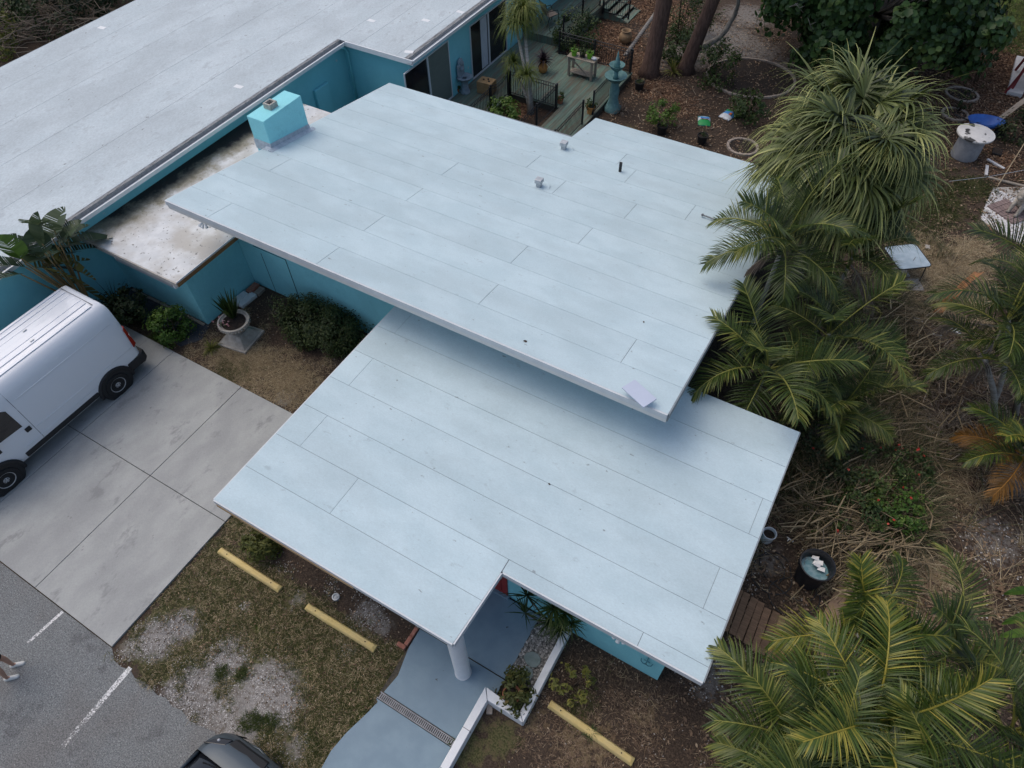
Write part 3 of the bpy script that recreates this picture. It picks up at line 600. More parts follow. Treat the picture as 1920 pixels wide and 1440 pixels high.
# ================================================================== VEHICLES AND PERSON
mat('van_white', (.70, .73, .77), rough=.32, spec=.5, coat=.4); mat('tyre', (.014, .014, .015), (.022, .022, .023), scale=20, rough=.85)
mat('rim_steel', (.42, .43, .45), (.5, .51, .53), scale=12, rough=.4, metal=.5); mat('tail_red', (.35, .02, .015), rough=.2, spec=.5); mat('trim_black', (.018, .019, .021), rough=.6)
mat('car_glass', (.01, .012, .016), rough=.04, spec=.6); mat('seam_dark', (.16, .17, .19), rough=.6)
def wheel(parent, x, y, r, wd, side, name='wheel'):
    w_ = MB(); w_.m = Matrix.Translation((x, y, r)) @ Matrix.Rotation(-side * math.pi / 2, 4, 'X')
    h = wd / 2; w_.lathe([(r * .62, -h), (r * .95, -h), (r, -h * .75), (r, h * .75), (r * .95, h), (r * .66, h), (r * .62, h * .8)], 32)
    w_ = w_.build(name, 'tyre', parent, auto=35)
    q = MB(); q.m = Matrix.Translation((x, y, r)) @ Matrix.Rotation(-side * math.pi / 2, 4, 'X')
    q.lathe([(r * .64, h * .55), (r * .66, h * .9), (r * .58, h * .8), (r * .5, h * .45), (r * .3, h * .62), (r * .2, h * .85), (r * .05, h * .9)], 32)
    q.build('rim', 'rim_steel', w_, auto=30)
    q = MB(); q.m = Matrix.Translation((x, y, r)) @ Matrix.Rotation(-side * math.pi / 2, 4, 'X')
    for k in range(12):
        a = k * math.pi / 6; q.lathe([(r * .075, 0), (r * .075, .012)], 8, (r * .44 * math.cos(a), r * .44 * math.sin(a), h * .5))
    for k in range(5):
        a = k * math.pi * .4; q.lathe([(r * .04, 0), (r * .04, .012)], 6, (r * .15 * math.cos(a), r * .15 * math.sin(a), h * .85))
    q.build('rim_holes', 'trim_black', w_)
    return w_
van = thing('cargo_van', 'white high-roof cargo van parked on the concrete driveway', 'van', (-16.29, 4.5, .05), -math.pi / 2)
HALF = [(.93, .33), (1.0, .42), (1.025, .6), (1.03, .95), (1.015, 1.35), (.985, 1.75), (.93, 2.1), (.87, 2.28), (.78, 2.41), (.68, 2.475), (.45, 2.51), (0, 2.53)]
def vsec(x, hmax, wsc, lift=0):
    pts = [(x, y * (wsc if z < 2 else wsc), max(min(z, hmax), .33 + lift)) for y, z in HALF]
    return pts + [(x, -p[1], p[2]) for p in reversed(pts[:-1])]
stn = [(-1.0, 2.36, .90), (-.96, 2.46, .95), (-.88, 2.51, .985), (-.7, 2.53, 1), (0, 2.53, 1), (1, 2.53, 1), (2, 2.53, 1), (2.7, 2.52, 1), (2.95, 2.46, .995), (3.15, 2.28, .99), (3.5, 1.85, .98), (3.9, 1.36, .96), (4.1, 1.18, .94), (4.35, .98, .86), (4.43, .8, .76)]
vb = MB().loft([vsec(*s) for s in stn]).build('body', 'van_white', van, auto=38)
for k in range(7):       # roof ribs
    y = -.6 + .2 * k; MB().box(-.75, 2.45, y - .035, y + .035, 2.49 if abs(y) > .5 else 2.515, (2.508 if abs(y) > .5 else 2.528) + .0025).build('roof_rib', 'van_white', vb, bevel=.006)
MB().box(-.80, -.785, -.6, .6, 2.49, 2.527).build('roof_seam', 'seam_dark', vb)
side = lambda z: np.interp(z, [p[1] for p in HALF], [p[0] for p in HALF])
for s in (1, -1):
    MB().box(.52, 2.72, s * 1.015 - .03, s * 1.015 + .03, .44, .6).build('side_moulding', 'trim_black', van, bevel=.02)
    for z, x0, x1 in ((1.02, -.85, 2.1), (.74, .5, 2.6), (1.98, -.75, 2.05)):
        y = side(z); MB().tube([(x0, s * y * .99, z), (x1, s * y, z)], .014, 6).build('body_crease', 'van_white', van, smooth=True)
    for x0, zs in ((2.16, (.62, 2.3)), (3.25, (.62, 1.4))):     # door gaps
        zz = np.linspace(zs[0], zs[1], 9); MB().tube([(x0, s * (side(z) + .001), z) for z in zz], .006, 4).build('door_gap', 'seam_dark', van)
    wz = [(2.34, 1.30), (3.3, 1.36), (3.0, 1.98), (2.56, 2.06), (2.36, 1.9)]
    w_ = MB().add([(x_, s * (side(z) + .012), z) for x_, z in wz] + [(x_, s * (side(z) - .02), z) for x_, z in wz], [(0, 1, 2, 3, 4) if s > 0 else (4, 3, 2, 1, 0)] + [(i, (i + 1) % 5, 5 + (i + 1) % 5, 5 + i) for i in range(5)])
    w_.build('cab_window', 'car_glass', van)
    MB().box(2.22, 2.36, s * 1.025 - .02, s * 1.025 + .03, 1.06, 1.19).build('door_handle', 'trim_black', van, bevel=.015)
    for xw in (0, 3.42):
        a = [(xw + .50 * math.cos(t), s * 1.028, .36 + .50 * math.sin(t)) for t in np.linspace(-.05 * math.pi, 1.05 * math.pi, 17)]
        MB().tube(a, .055, 6).build('wheel_arch', 'trim_black', van, smooth=True)
        q = MB(); q.m = Matrix.Translation((xw, s * .985, .36)) @ Matrix.Rotation(-s * math.pi / 2, 4, 'X'); q.lathe([(.47, -.02), (.47, .055)], 28); q.build('wheel_well', 'trim_black', van)
        wheel(van, xw, s * .96, .35, .23, s)
    q = MB(); q.hexa([(-1.06, s * .93, .95), (-.92, s * 1.022, .95), (-.92, s * .8, .95), (-1.06, s * .8, .95)], [(-1.045, s * .87, 1.6), (-.95, s * .98, 1.6), (-.95, s * .8, 1.6), (-1.045, s * .78, 1.6)])
    tl = q.build('tail_light', 'tail_red', van, bevel=.01); MB().box(-1.045, -1.0, s * .88 - .06, s * .88 + .04, 1.2, 1.34).build('reversing_light', 'lamp_white', tl, bevel=.01)
    q = MB().box(3.05, 3.3, s * 1.22 - .07, s * 1.22 + .07, 1.3, 1.62); q.tube([(3.3, s * .98, 1.4), (3.2, s * 1.2, 1.42)], .03, 6); q.build('wing_mirror', 'trim_black', van, bevel=.03)
    MB().box(4.05, 4.36, s * .72 - .13, s * .72 + .13, .92, 1.08).build('headlight', 'lamp_white', van, bevel=.03)
MB().prism([(-1.12, -.95), (-1.12, .95), (-.98, 1.045), (-.5, 1.045), (-.5, -1.045), (-.98, -1.045)][::-1], .34, .66).build('rear_bumper', 'trim_black', van, bevel=.04)
MB().box(4.25, 4.52, -.9, .9, .32, .66).build('front_bumper', 'trim_black', van, bevel=.05)
MB().add([(3.16, -.8, 2.31), (3.16, .8, 2.31), (3.93, .9, 1.36), (3.93, -.9, 1.36)], [(0, 3, 2, 1)]).build('windscreen', 'car_glass', van)
for (x_, y_) in ((.6, -.1), (.72, .35)): MB().box(x_, x_ + .1, y_, y_ + .03, 2.525, 2.55).build('roof_bracket', 'metal_grey', vb)

# compact suv nosing in from the bottom edge
mat('car_slate', (.075, .095, .112), rough=.3, metal=.2, spec=.4, coat=.2); mat('lamp_clear', (.35, .37, .4), rough=.1, spec=.6)
suv = thing('compact_suv', 'slate grey compact car parked nose-in on the asphalt edge', 'car', (-5.62, -2.55, .004), math.pi / 2)
def csec(x, half, zb, zs, zt, tum=.9):
    p = [(x, half * .93, zb), (x, half, zb + .2), (x, half, zs - .1), (x, half * .97, zs), (x, half * tum * .9, zt - .03), (x, half * tum * .6, zt), (x, 0, zt + .015)]
    return p + [(a, -b, c) for a, b, c in reversed(p[:-1])]
# x: 0 at the car's middle, nose at +2.25
cb = MB().loft([csec(-2.2, .72, .35, .8, .95), csec(-2.1, .84, .3, .95, 1.05), csec(-1.4, .91, .25, .98, 1.05), csec(0, .92, .22, .96, 1.05), csec(1.1, .92, .22, .94, 1.04), csec(1.5, .91, .24, .92, 1.02), csec(1.78, .89, .26, .88, .97), csec(1.92, .87, .28, .84, .94), csec(2.06, .82, .3, .78, .88), csec(2.16, .74, .34, .70, .80), csec(2.23, .62, .38, .62, .70), csec(2.26, .48, .4, .56, .62)])
cb = cb.build('body', 'car_slate', suv, auto=50)
gh = MB().loft([csec(-2.02, .70, .9, 1.1, 1.12, .95), csec(-1.75, .74, .9, 1.35, 1.5, .9), csec(-1.2, .80, .9, 1.4, 1.6, .86), csec(0, .82, .9, 1.4, 1.63, .86), csec(.5, .82, .9, 1.35, 1.56, .86), csec(1.2, .84, .9, 1.15, 1.30, .9), csec(1.72, .80, .85, .95, 1.0, .95)])
gh.build('windows', 'car_glass', suv, auto=35)
MB().loft([csec(-1.85, .66, 1.5, 1.53, 1.57, .95), csec(-1.1, .70, 1.52, 1.58, 1.63, .93), csec(0, .71, 1.54, 1.6, 1.65, .93), csec(.42, .70, 1.5, 1.55, 1.6, .93)]).build('roof', 'car_slate', suv, auto=40)
for s in (1, -1):
    for xw in (-1.35, 1.32):
        q = MB(); q.m = Matrix.Translation((xw, s * .88, .33)) @ Matrix.Rotation(-s * math.pi / 2, 4, 'X'); q.lathe([(.38, -.05), (.38, .045)], 28); q.build('wheel_well', 'trim_black', suv)
        wheel(suv, xw, s * .82, .32, .21, s)
    MB().tube([(1.7, s * .78, 1.0), (1.1, s * .75, 1.3), (.45, s * .66, 1.58)], .03, 6).build('windscreen_pillar', 'car_slate', suv, smooth=True)
    hl_ = MB().hexa([(1.9, s * .86, .70), (2.14, s * .62, .68), (2.1, s * .40, .7), (1.9, s * .5, .7)], [(1.84, s * .87, .93), (2.05, s * .68, .87), (2.16, s * .42, .85), (2.02, s * .46, .9)])
    hl_ = hl_.build('headlight', 'car_glass', suv, bevel=.015)
    MB().sphere((2.02, s * .64, .865), .035, 10, 6).build('light_lens', 'lamp_clear', hl_, smooth=True)
    q = MB().box(.85, 1.05, s * .98 - .09, s * .98 + .09, 1.0, 1.14); q.build('wing_mirror', 'car_slate', suv, bevel=.04)
MB().hexa([(2.1, -.42, .5), (2.27, -.36, .5), (2.27, .36, .5), (2.1, .42, .5)], [(2.06, -.43, .885), (2.19, -.40, .82), (2.19, .40, .82), (2.06, .43, .885)]).build('grille', 'trim_black', suv, bevel=.015)
MB().tube([(2.0, -.7, .60), (2.2, -.5, .58), (2.28, 0, .57), (2.2, .5, .58), (2.0, .7, .6)], .022, 6).build('bumper_strip', 'car_slate', suv, smooth=True)
MB().loft([[(2.05, -.85, .28), (2.05, -.85, .5)], [(2.2, -.7, .26), (2.2, -.7, .5)], [(2.3, -.4, .25), (2.3, -.4, .5)], [(2.32, 0, .25), (2.32, 0, .5)], [(2.3, .4, .25), (2.3, .4, .5)], [(2.2, .7, .26), (2.2, .7, .5)], [(2.05, .85, .28), (2.05, .85, .5)]], cap=False).build('front_bumper', 'trim_black', suv, smooth=True)
for s in (-1, 1): MB().tube([(1.74, s * .3 - .3, 1.02), (1.62, s * .3 + .25, 1.06)], .01, 4).build('wiper', 'trim_black', suv)

# person walking in from the left edge
mat('skin', (.42, .24, .17), (.46, .27, .19), scale=8, rough=.55); mat('shirt_teal', (.05, .22, .24), (.06, .26, .28), scale=8, rough=.85); mat('shorts_black', (.012, .013, .018), rough=.85)
mat('shoe_white', (.62, .62, .58), (.7, .7, .67), scale=20, rough=.7); mat('hair_brown', (.05, .03, .02), rough=.6)
def skin_obj(name, verts, edges, radii, m_, parent, root=0, sub=2):
    me = bpy.data.meshes.new(name); me.from_pydata(verts, edges, []); me.materials.append(MATS[m_])
    o = bpy.data.objects.new(name, me); col.objects.link(o); o.parent = parent
    md = o.modifiers.new('skin', 'SKIN'); md.use_smooth_shade = True
    for i, r_ in enumerate(radii):
        me.skin_vertices[0].data[i].radius = r_ if isinstance(r_, tuple) else (r_, r_); me.skin_vertices[0].data[i].use_root = (i == root)
    s = o.modifiers.new('sub', 'SUBSURF'); s.levels = sub; s.render_levels = sub
    return o
FA, FB = gp(33, 1247), gp(22, 1272)          # left and right shoe
hd = gp(50, 1240) - gp(30, 1246); yaw = math.atan2(hd.y, hd.x)
mid = (FA + FB) / 2 - Vector((math.cos(yaw), math.sin(yaw), 0)) * .05
pe = thing('person', 'person in teal shirt, black shorts and white trainers on the asphalt', 'person', (mid.x, mid.y, .004), yaw)
inv = Matrix.Rotation(-yaw, 4, 'Z')
la, lb = inv @ (FA - mid), inv @ (FB - mid)
lx, ly, rx, ry = la.x, max(la.y, .1), lb.x, min(lb.y, -.1)
V = [(0, 0, .95), (0, 0, 1.12), (.01, 0, 1.32), (.02, 0, 1.44), (.03, 0, 1.53), (.045, 0, 1.62), (.04, 0, 1.70),
     (0, .09, .88), (lx * .6 + .03, ly * .95, .48), (lx - .05, ly, .09), (lx + .02, ly, .05),
     (0, -.09, .88), (rx * .6 + .04, ry * .95, .48), (rx - .05, ry, .09), (rx + .02, ry, .05),
     (.01, .19, 1.40), (-.04, .24, 1.13), (.06, .22, .90), (.09, .21, .83), (.01, -.19, 1.40), (.02, -.24, 1.13), (.16, -.22, .95), (.20, -.21, .89)]
Ed = [(0, 1), (1, 2), (2, 3), (3, 4), (4, 5), (5, 6), (0, 7), (7, 8), (8, 9), (9, 10), (0, 11), (11, 12), (12, 13), (13, 14), (3, 15), (15, 16), (16, 17), (17, 18), (3, 19), (19, 20), (20, 21), (21, 22)]
rad = [(.13, .10), (.125, .095), (.15, .1), (.11, .08), .055, (.08, .095), (.07, .085), .085, .058, .036, .03, .085, .058, .036, .03, .055, .042, .03, .022, .055, .042, .03, .022]
bo = skin_obj('body', V, Ed, rad, 'skin', pe)
skin_obj('shirt', [(0, 0, .88), V[1], V[2], (.02, 0, 1.43), (.01, .19, 1.41), (-.03, .235, 1.2), (.01, -.19, 1.41), (.02, -.235, 1.2)], [(0, 1), (1, 2), (2, 3), (3, 4), (4, 5), (3, 6), (6, 7)], [(.155, .125), (.15, .115), (.17, .12), (.125, .1), .075, .068, .075, .068], 'shirt_teal', pe)
k1 = tuple(Vector(V[7]).lerp(Vector(V[8]), .78)); k2 = tuple(Vector(V[11]).lerp(Vector(V[12]), .78))
skin_obj('shorts', [(0, 0, .97), V[7], k1, V[11], k2], [(0, 1), (1, 2), (0, 3), (3, 4)], [(.14, .115), .105, .088, .105, .088], 'shorts_black', pe)
for (fx, fy_) in ((lx, ly), (rx, ry)):
    sh = MB().loft([[(fx - .12 + dx, fy_ + sy * wd_, zz) for sy, zz in ((1, 0), (1.05, .03), (.8, hh), (0, hh + .012), (-.8, hh), (-1.05, .03), (-1, 0))] for dx, wd_, hh in ((0, .028, .06), (.02, .036, .085), (.1, .036, .09), (.17, .042, .06), (.24, .04, .045), (.275, .022, .03))])
    sh.build('shoe', 'shoe_white', pe, smooth=True)
for s, i in ((1, 18), (-1, 22)):             # fingers and thumb
    b0 = Vector(V[i]); h = MB()
    for k in range(4): y_ = (k - 1.5) * .019; h.tube([b0 + Vector((.0, y_, .0)), b0 + Vector((.012, y_, -.045)), b0 + Vector((.008, y_, -.075 + .008 * abs(k - 1.5)))], [.0095, .009, .007], 6)
    h.tube([b0 + Vector((.02, 0, .02)), b0 + Vector((.045, -s * .01, -.01)), b0 + Vector((.05, -s * .012, -.035))], [.011, .01, .008], 6); h.build('fingers', 'skin', pe, smooth=True)
MB().sphere((.012, 0, 1.69), .092, 16, 10, (1.0, .95, 1.0)).build('hair', 'hair_brown', pe, smooth=True)
fc = MB()
for s in (1, -1): fc.sphere((.118, s * .032, 1.635), .012, 8, 6); fc.sphere((.04, s * .088, 1.62), .022, 8, 6, (.7, .5, 1.2))
fc.tube([(.115, 0, 1.635), (.14, 0, 1.605), (.118, 0, 1.595)], .012, 6); fc.tube([(.118, -.022, 1.572), (.126, 0, 1.57), (.118, .022, 1.572)], .006, 5)
fc.build('face', 'skin', pe, smooth=True)
# ================================================================== PLANTS
leafmat('leaf_areca', (.010, .022, .005), (.052, .084, .014), (.24, .24, .055), rough=.42, spec=.35, trans=.15)
leafmat('leaf_areca_light', (.011, .026, .005), (.060, .098, .013), (.31, .27, .045), rough=.4, spec=.35, trans=.15)
leafmat('leaf_areca_rust', (.05, .035, .01), (.16, .08, .018), (.34, .16, .03), rough=.5, trans=.15)
leafmat('leaf_fan', (.018, .030, .009), (.105, .135, .036), (.42, .43, .15), rough=.45, spec=.4, trans=.15)
leafmat('leaf_dead', (.07, .055, .045), (.16, .125, .10), (.26, .22, .18), rough=.8, trans=.1)
leafmat('leaf_tree', (.018, .048, .016), (.055, .11, .032), (.14, .20, .05), rough=.4)
leafmat('leaf_box', (.028, .046, .014), (.075, .10, .028), (.17, .16, .05), rough=.5)
leafmat('leaf_bright', (.035, .075, .012), (.075, .15, .022), (.15, .22, .04), rough=.45)
leafmat('leaf_mid', (.022, .045, .012), (.055, .09, .022), (.12, .15, .04), rough=.45)
leafmat('leaf_dark', (.014, .026, .010), (.036, .055, .018), (.09, .105, .035), rough=.5)
leafmat('leaf_yellow', (.07, .085, .02), (.16, .165, .035), (.32, .29, .07), rough=.5)
leafmat('leaf_purple', (.012, .008, .014), (.03, .02, .03), (.07, .05, .06), rough=.5, trans=.1)
leafmat('leaf_croton', (.045, .06, .015), (.10, .105, .025), (.40, .11, .05), rough=.45)
leafmat('leaf_ponytail', (.05, .085, .015), (.13, .165, .035), (.26, .26, .08), rough=.5)
leafmat('leaf_strelitzia', (.022, .042, .02), (.055, .085, .042), (.12, .15, .075), rough=.4)
leafmat('leaf_strelitzia_old', (.10, .10, .03), (.26, .22, .06), (.32, .20, .08), rough=.55)
leafmat('petal_red', (.4, .03, .02), (.5, .05, .035), (.55, .12, .08), rough=.6); leafmat('petal_pink', (.5, .22, .24), (.6, .36, .36), (.7, .5, .5), rough=.6)
mat('bark_brown', (.075, .045, .035), (.13, .08, .062), scale=5, rough=.9, bump=.03, bscale=9, stretch=(3, 3, .6)); mat('bark_grey', (.16, .145, .125), (.26, .24, .21), scale=6, rough=.9, bump=.01, bscale=20)
mat('palm_trunk', (.26, .245, .215), (.40, .38, .34), scale=3, rough=.9, bump=.012, bscale=14, stretch=(.6, .6, 6)); mat('stem_green', (.10, .12, .04), (.16, .16, .06), scale=6, rough=.6); mat('stem_brown', (.07, .05, .035), (.12, .09, .06), scale=8, rough=.9)
mat('cane_tan', (.27, .21, .13), (.36, .29, .19), scale=4, rough=.8)

def ribbons(P0, D0, L, wd, droop, ns=4, r=rng, up=None, taper=(0.5, 1, .85, .05), twist=0.0):
    """ribbon leaves: start points, unit directions, lengths, widths; they bend down by droop. Returns V, F, per-vertex leaf index"""
    n = len(P0); P0 = np.asarray(P0, float); D0 = np.asarray(D0, float); L = np.broadcast_to(L, n).astype(float); wd = np.broadcast_to(wd, n).astype(float); droop = np.broadcast_to(droop, n).astype(float)
    side = np.cross(D0, [0, 0, 1.]); side /= np.linalg.norm(side, axis=1, keepdims=True) + 1e-9
    if twist: 
        nrm = np.cross(side, D0); a = (r.random(n) - .5) * 2 * twist; side = side * np.cos(a)[:, None] + nrm * np.sin(a)[:, None]
    tp = np.interp(np.linspace(0, 1, ns), np.linspace(0, 1, len(taper)), taper)
    V = np.zeros((n, ns, 2, 3)); p = P0.copy(); d = D0.copy()
    for k in range(ns):
        V[:, k, 0] = p + side * (wd * tp[k] / 2)[:, None]; V[:, k, 1] = p - side * (wd * tp[k] / 2)[:, None]
        if k < ns - 1:
            d2 = d + np.array([0, 0, -1.]) * (droop * (k + 1) / ns)[:, None]; d2 /= np.linalg.norm(d2, axis=1, keepdims=True)
            p = p + (d + d2) / 2 * (L / (ns - 1))[:, None]; d = d2
    base = (np.arange(n) * ns * 2)[:, None]; F = []
    for k in range(ns - 1): F.append(np.stack([base[:, 0] + 2 * k, base[:, 0] + 2 * k + 1, base[:, 0] + 2 * k + 3, base[:, 0] + 2 * k + 2], 1))
    return V.reshape(-1, 3), np.stack(F, 1).reshape(-1, 4), np.repeat(np.arange(n), ns * 2)
def cat_(parts):
    V = []; F = []; A = []; k = 0
    for v, f, a in parts: V.append(v); F.append(np.asarray(f) + k); A.append(a); k += len(v)
    return np.concatenate(V), np.concatenate(F), np.concatenate(A)
def tube_np(pts, rad, n=5, var=.9):
    b = MB().tube(pts, rad, n, cap=False); return np.array(b.v), np.array(b.f), np.full(len(b.v), var)
def feather(L, e0, droop, nl=40, ll=.5, lw=.04, seed=0, vee=.45, ldroop=.5):
    r = np.random.default_rng(seed); s = np.linspace(0, 1, 12); th = e0 - droop * s ** 1.4
    dx, dz = np.cos(th), np.sin(th); st = L / 11
    X = np.concatenate([[0], np.cumsum((dx[1:] + dx[:-1]) / 2 * st)]); Zc = np.concatenate([[0], np.cumsum((dz[1:] + dz[:-1]) / 2 * st)])
    t = np.concatenate([np.linspace(.16, 1, nl)] * 2); sd_ = np.concatenate([np.ones(nl), -np.ones(nl)])
    bx, bz, tt = np.interp(t, s, X), np.interp(t, s, Zc), np.interp(t, s, th)
    tan = np.stack([np.cos(tt), 0 * tt, np.sin(tt)], 1); nrm = np.stack([-np.sin(tt), 0 * tt, np.cos(tt)], 1)
    fw_ = np.interp(t, [.16, .6, 1], [.35, .75, 1.6]) + r.normal(0, .07, len(t)); vv = np.interp(t, [0, 1], [vee, vee * .4]) + r.normal(0, .1, len(t))
    D = tan * fw_[:, None] + np.array([0, 1., 0]) * sd_[:, None] + nrm * vv[:, None]; D /= np.linalg.norm(D, axis=1, keepdims=True)
    LL = ll * np.interp(t, [.16, .3, .6, .9, 1], [.55, .95, 1, .6, .4]) * (1 + r.normal(0, .12, len(t))) * np.where(r.random(len(t)) < .07, .35, 1)
    P = np.stack([bx, 0 * bx, bz], 1)
    v, f, i = ribbons(P, D, LL, lw, ldroop * (1 + r.normal(0, .25, len(t))), 4, r, twist=.35)
    a = np.clip(np.interp(t, [.1, 1], [.3, .5]) + r.normal(0, .14, len(t)), 0, .9)[i]
    a = a + np.tile([.04, .04, 0, 0, .08, .08, .24, .24], len(t)) * .8 + np.repeat(r.random(len(t)) < .04, 8) * .35  # leaflet tips toned lighter: a highlight put into the leaf colour
    return cat_([(v, f, a), tube_np(list(zip(X, 0 * X, Zc)), list(np.linspace(.026, .008, 12)), 5, .95)])
def fan(Lp, e0, droop, R_, seed=0, nseg=54, spread=2.5, hang=1.6):
    r = np.random.default_rng(seed); s = np.linspace(0, 1, 7); th = e0 - droop * .6 * s; st = Lp / 6
    X = np.concatenate([[0], np.cumsum(np.cos(th[1:]) * st)]); Zc = np.concatenate([[0], np.cumsum(np.sin(th[1:]) * st)])
    t1 = th[-1] - .25; tan = np.array([math.cos(t1), 0, math.sin(t1)]); nrm = np.array([-math.sin(t1), 0, math.cos(t1)])
    an = np.linspace(-spread, spread, nseg) + r.normal(0, .02, nseg)
    D = tan * np.cos(an)[:, None] + np.array([0, 1., 0]) * np.sin(an)[:, None] + nrm * (.32 * np.abs(np.sin(an)) + r.normal(0, .04, nseg))[:, None]
    D /= np.linalg.norm(D, axis=1, keepdims=True)
    P = np.array([X[-1], 0, Zc[-1]]) + tan * (.25 * R_ * np.cos(an / 2.2))[:, None] * .3
    LL = R_ * (1.05 - .22 * np.abs(an) / spread) * (1 + r.normal(0, .1, nseg))
    v, f, i = ribbons(P, D, LL, .052 * R_, hang * .62 * (1 + r.normal(0, .35, nseg)), 7, r, taper=(.2, .8, 1, .6, .35, .2, .06), twist=.4)
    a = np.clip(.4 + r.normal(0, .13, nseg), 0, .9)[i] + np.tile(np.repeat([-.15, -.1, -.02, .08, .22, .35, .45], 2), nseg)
    return cat_([(v, f, a), tube_np(list(zip(X, 0 * X, Zc)), .016, 5, .8)])
FROND = {}
def frond_mesh(kind, k):
    if (kind, k) in FROND: return FROND[(kind, k)]
    if kind == 'fan': me = npmesh('fan_leaf', *fan(1.25, (1.35, 1.0, .65, .3, -.1, -.45)[k % 6], .7, 1.25, 40 + k, hang=(1.0, 1.2, 1.4, 1.6, 1.7, 1.2)[k % 6]))
    elif kind == 'fandead': me = npmesh('dead_fan_leaf', *fan(.9, (-.5, -.8, -1.0)[k % 3], .6, 1.0, 70 + k, nseg=30, hang=2.2))
    elif kind == 'feather': me = npmesh('feather_frond', *feather((2.0, 2.1, 2.05, 1.9, 1.9, 1.7)[k % 6], (1.35, 1.12, .88, .62, .36, .1)[k % 6], (.75, 1.1, 1.35, 1.3, 1.2, 1.0)[k % 6], 72, .62, .0225, 10 + k, vee=(1.0, .95, .9, .8, .7, .5)[k % 6], ldroop=(.35, .5, .7, .6, .8, .6)[k % 6]))
    elif kind == 'deadfeather': me = npmesh('dead_frond', *feather(1.5, (-.5, -.9, -1.15)[k % 3], .5, 34, .5, .03, 90 + k, vee=-.1, ldroop=1.4))
    FROND[(kind, k)] = me; return me
def lathe_trunk(t, pts, rad, m_='palm_trunk', name='trunk', n=10):
    return MB().tube(pts, rad, n).build(name, m_, t, smooth=True)
def palm(name, label, px, py, z, n, kind='feather', lm='leaf_areca', sc=1.0, lean=(0, 0), r0=.07, dead=2, seed=0, ks=None, group=None, azb=None):
    r = random.Random(seed); c = gp(px, py, z); bx, by = c.x - lean[0], c.y - lean[1]
    t = thing(name, label, 'palm', (bx, by, 0), 0, group)
    m_ = 6; pts = [(lean[0] * (i / m_) ** 1.6, lean[1] * (i / m_) ** 1.6, z * i / m_ - (.05 if i == 0 else 0)) for i in range(m_ + 1)]
    lathe_trunk(t, pts, [r0 * (1.25 - .45 * i / m_) for i in range(m_ + 1)])
    if kind == 'feather': MB().tube([(lean[0], lean[1], z - .5), (lean[0], lean[1], z - .2), (lean[0], lean[1], z + .1)], [r0 * .8, r0 * 1.05, r0 * .5], 8).build('crownshaft', 'stem_green', t, smooth=True)
    for i in range(n):
        k = (ks[i % len(ks)] if ks else int(6 * (i + .5) / n)); az = i * 2.39996 + r.uniform(-.25, .25) + seed if azb is None else azb[i % len(azb)]
        me = frond_mesh(kind, k if kind != 'fan' else k)
        if not me.materials: me.materials.append(MATS[lm])
        o = bpy.data.objects.new('frond' if kind == 'feather' else 'fan_leaf', me); col.objects.link(o); o.parent = t
        s = sc * r.uniform(.86, 1.1); o.scale = (s, s, s * r.uniform(.9, 1.1)); o.rotation_euler = (r.uniform(-.35, .35), r.uniform(-.18, .22), az); o.location = (lean[0], lean[1], z + r.uniform(-.12, .05) - .02 * k)
        o.material_slots[0].link = 'OBJECT'; o.material_slots[0].material = MATS['leaf_areca_rust' if (lm == 'leaf_areca_light' and r.random() < .06) else lm]
    for i in range(dead):
        me = frond_mesh('fandead' if kind == 'fan' else 'deadfeather', i % 3)
        if not me.materials: me.materials.append(MATS['leaf_dead'])
        o = bpy.data.objects.new('dead_frond', me); col.objects.link(o); o.parent = t
        o.scale = (sc,) * 3; o.rotation_euler = (0, 0, i * 2.1 + seed); o.location = (lean[0], lean[1], z - .25)
    return t

# leaves as folded ovals scattered through a volume
def ovals(P, N, size, r, asp=.55):
    n = len(P); size = np.broadcast_to(size, n) * (1 + r.normal(0, .18, n)); T = np.cross(N, r.normal(0, 1, (n, 3))); T /= np.linalg.norm(T, axis=1, keepdims=True) + 1e-9
    B = np.cross(N, T); fo = N * (size * .10)[:, None]; L = T * size[:, None]; W = B * (size * asp / 2)[:, None]
    V = np.stack([P - L * .5, P - L * .15 + W + fo, P + L * .2 + W * .85 + fo, P + L * .5, P + L * .2 - W * .85 + fo, P - L * .15 - W + fo], 1).reshape(-1, 3)
    k = (np.arange(n) * 6)[:, None]; F = np.concatenate([k + np.array([0, 1, 2, 3]), k + np.array([0, 3, 4, 5])], 0)
    return V, F, np.repeat(np.arange(n), 6)
def cloud(nclump, nleaf, rad, size, seed, clump=.28, shell=.75, asp=.55, flat=0.0, zmin=-1.0):
    """clumps of leaves over an uneven ellipsoid centred on the origin"""
    r = np.random.default_rng(seed); rad = np.array(rad, float)
    u = r.normal(0, 1, (nclump, 3)); u /= np.linalg.norm(u, axis=1, keepdims=True); u[:, 2] = np.maximum(u[:, 2], zmin)
    c = u * rad * (shell + (1 - shell) * r.random(nclump) ** .5 * 1.1)[:, None] * (1 + r.normal(0, .09, nclump))[:, None]
    q = r.integers(0, nclump, nleaf); cr = clump * rad.mean() * (0.6 + .8 * r.random(nclump))
    off = r.normal(0, 1, (nleaf, 3)); off /= np.linalg.norm(off, axis=1, keepdims=True); off *= (r.random(nleaf) ** .45)[:, None]
    P = c[q] + off * cr[q][:, None]; N = off * .8 + u[q] * .5 + np.array([0, 0, .5 + flat]) + r.normal(0, .35, (nleaf, 3)); N /= np.linalg.norm(N, axis=1, keepdims=True)
    v, f, i = ovals(P, N, size, r, asp); va = np.clip(.42 + r.normal(0, .15, nleaf) + .12 * r.normal(0, 1, nclump)[q], 0, 1)
    return v, f, va[i], c
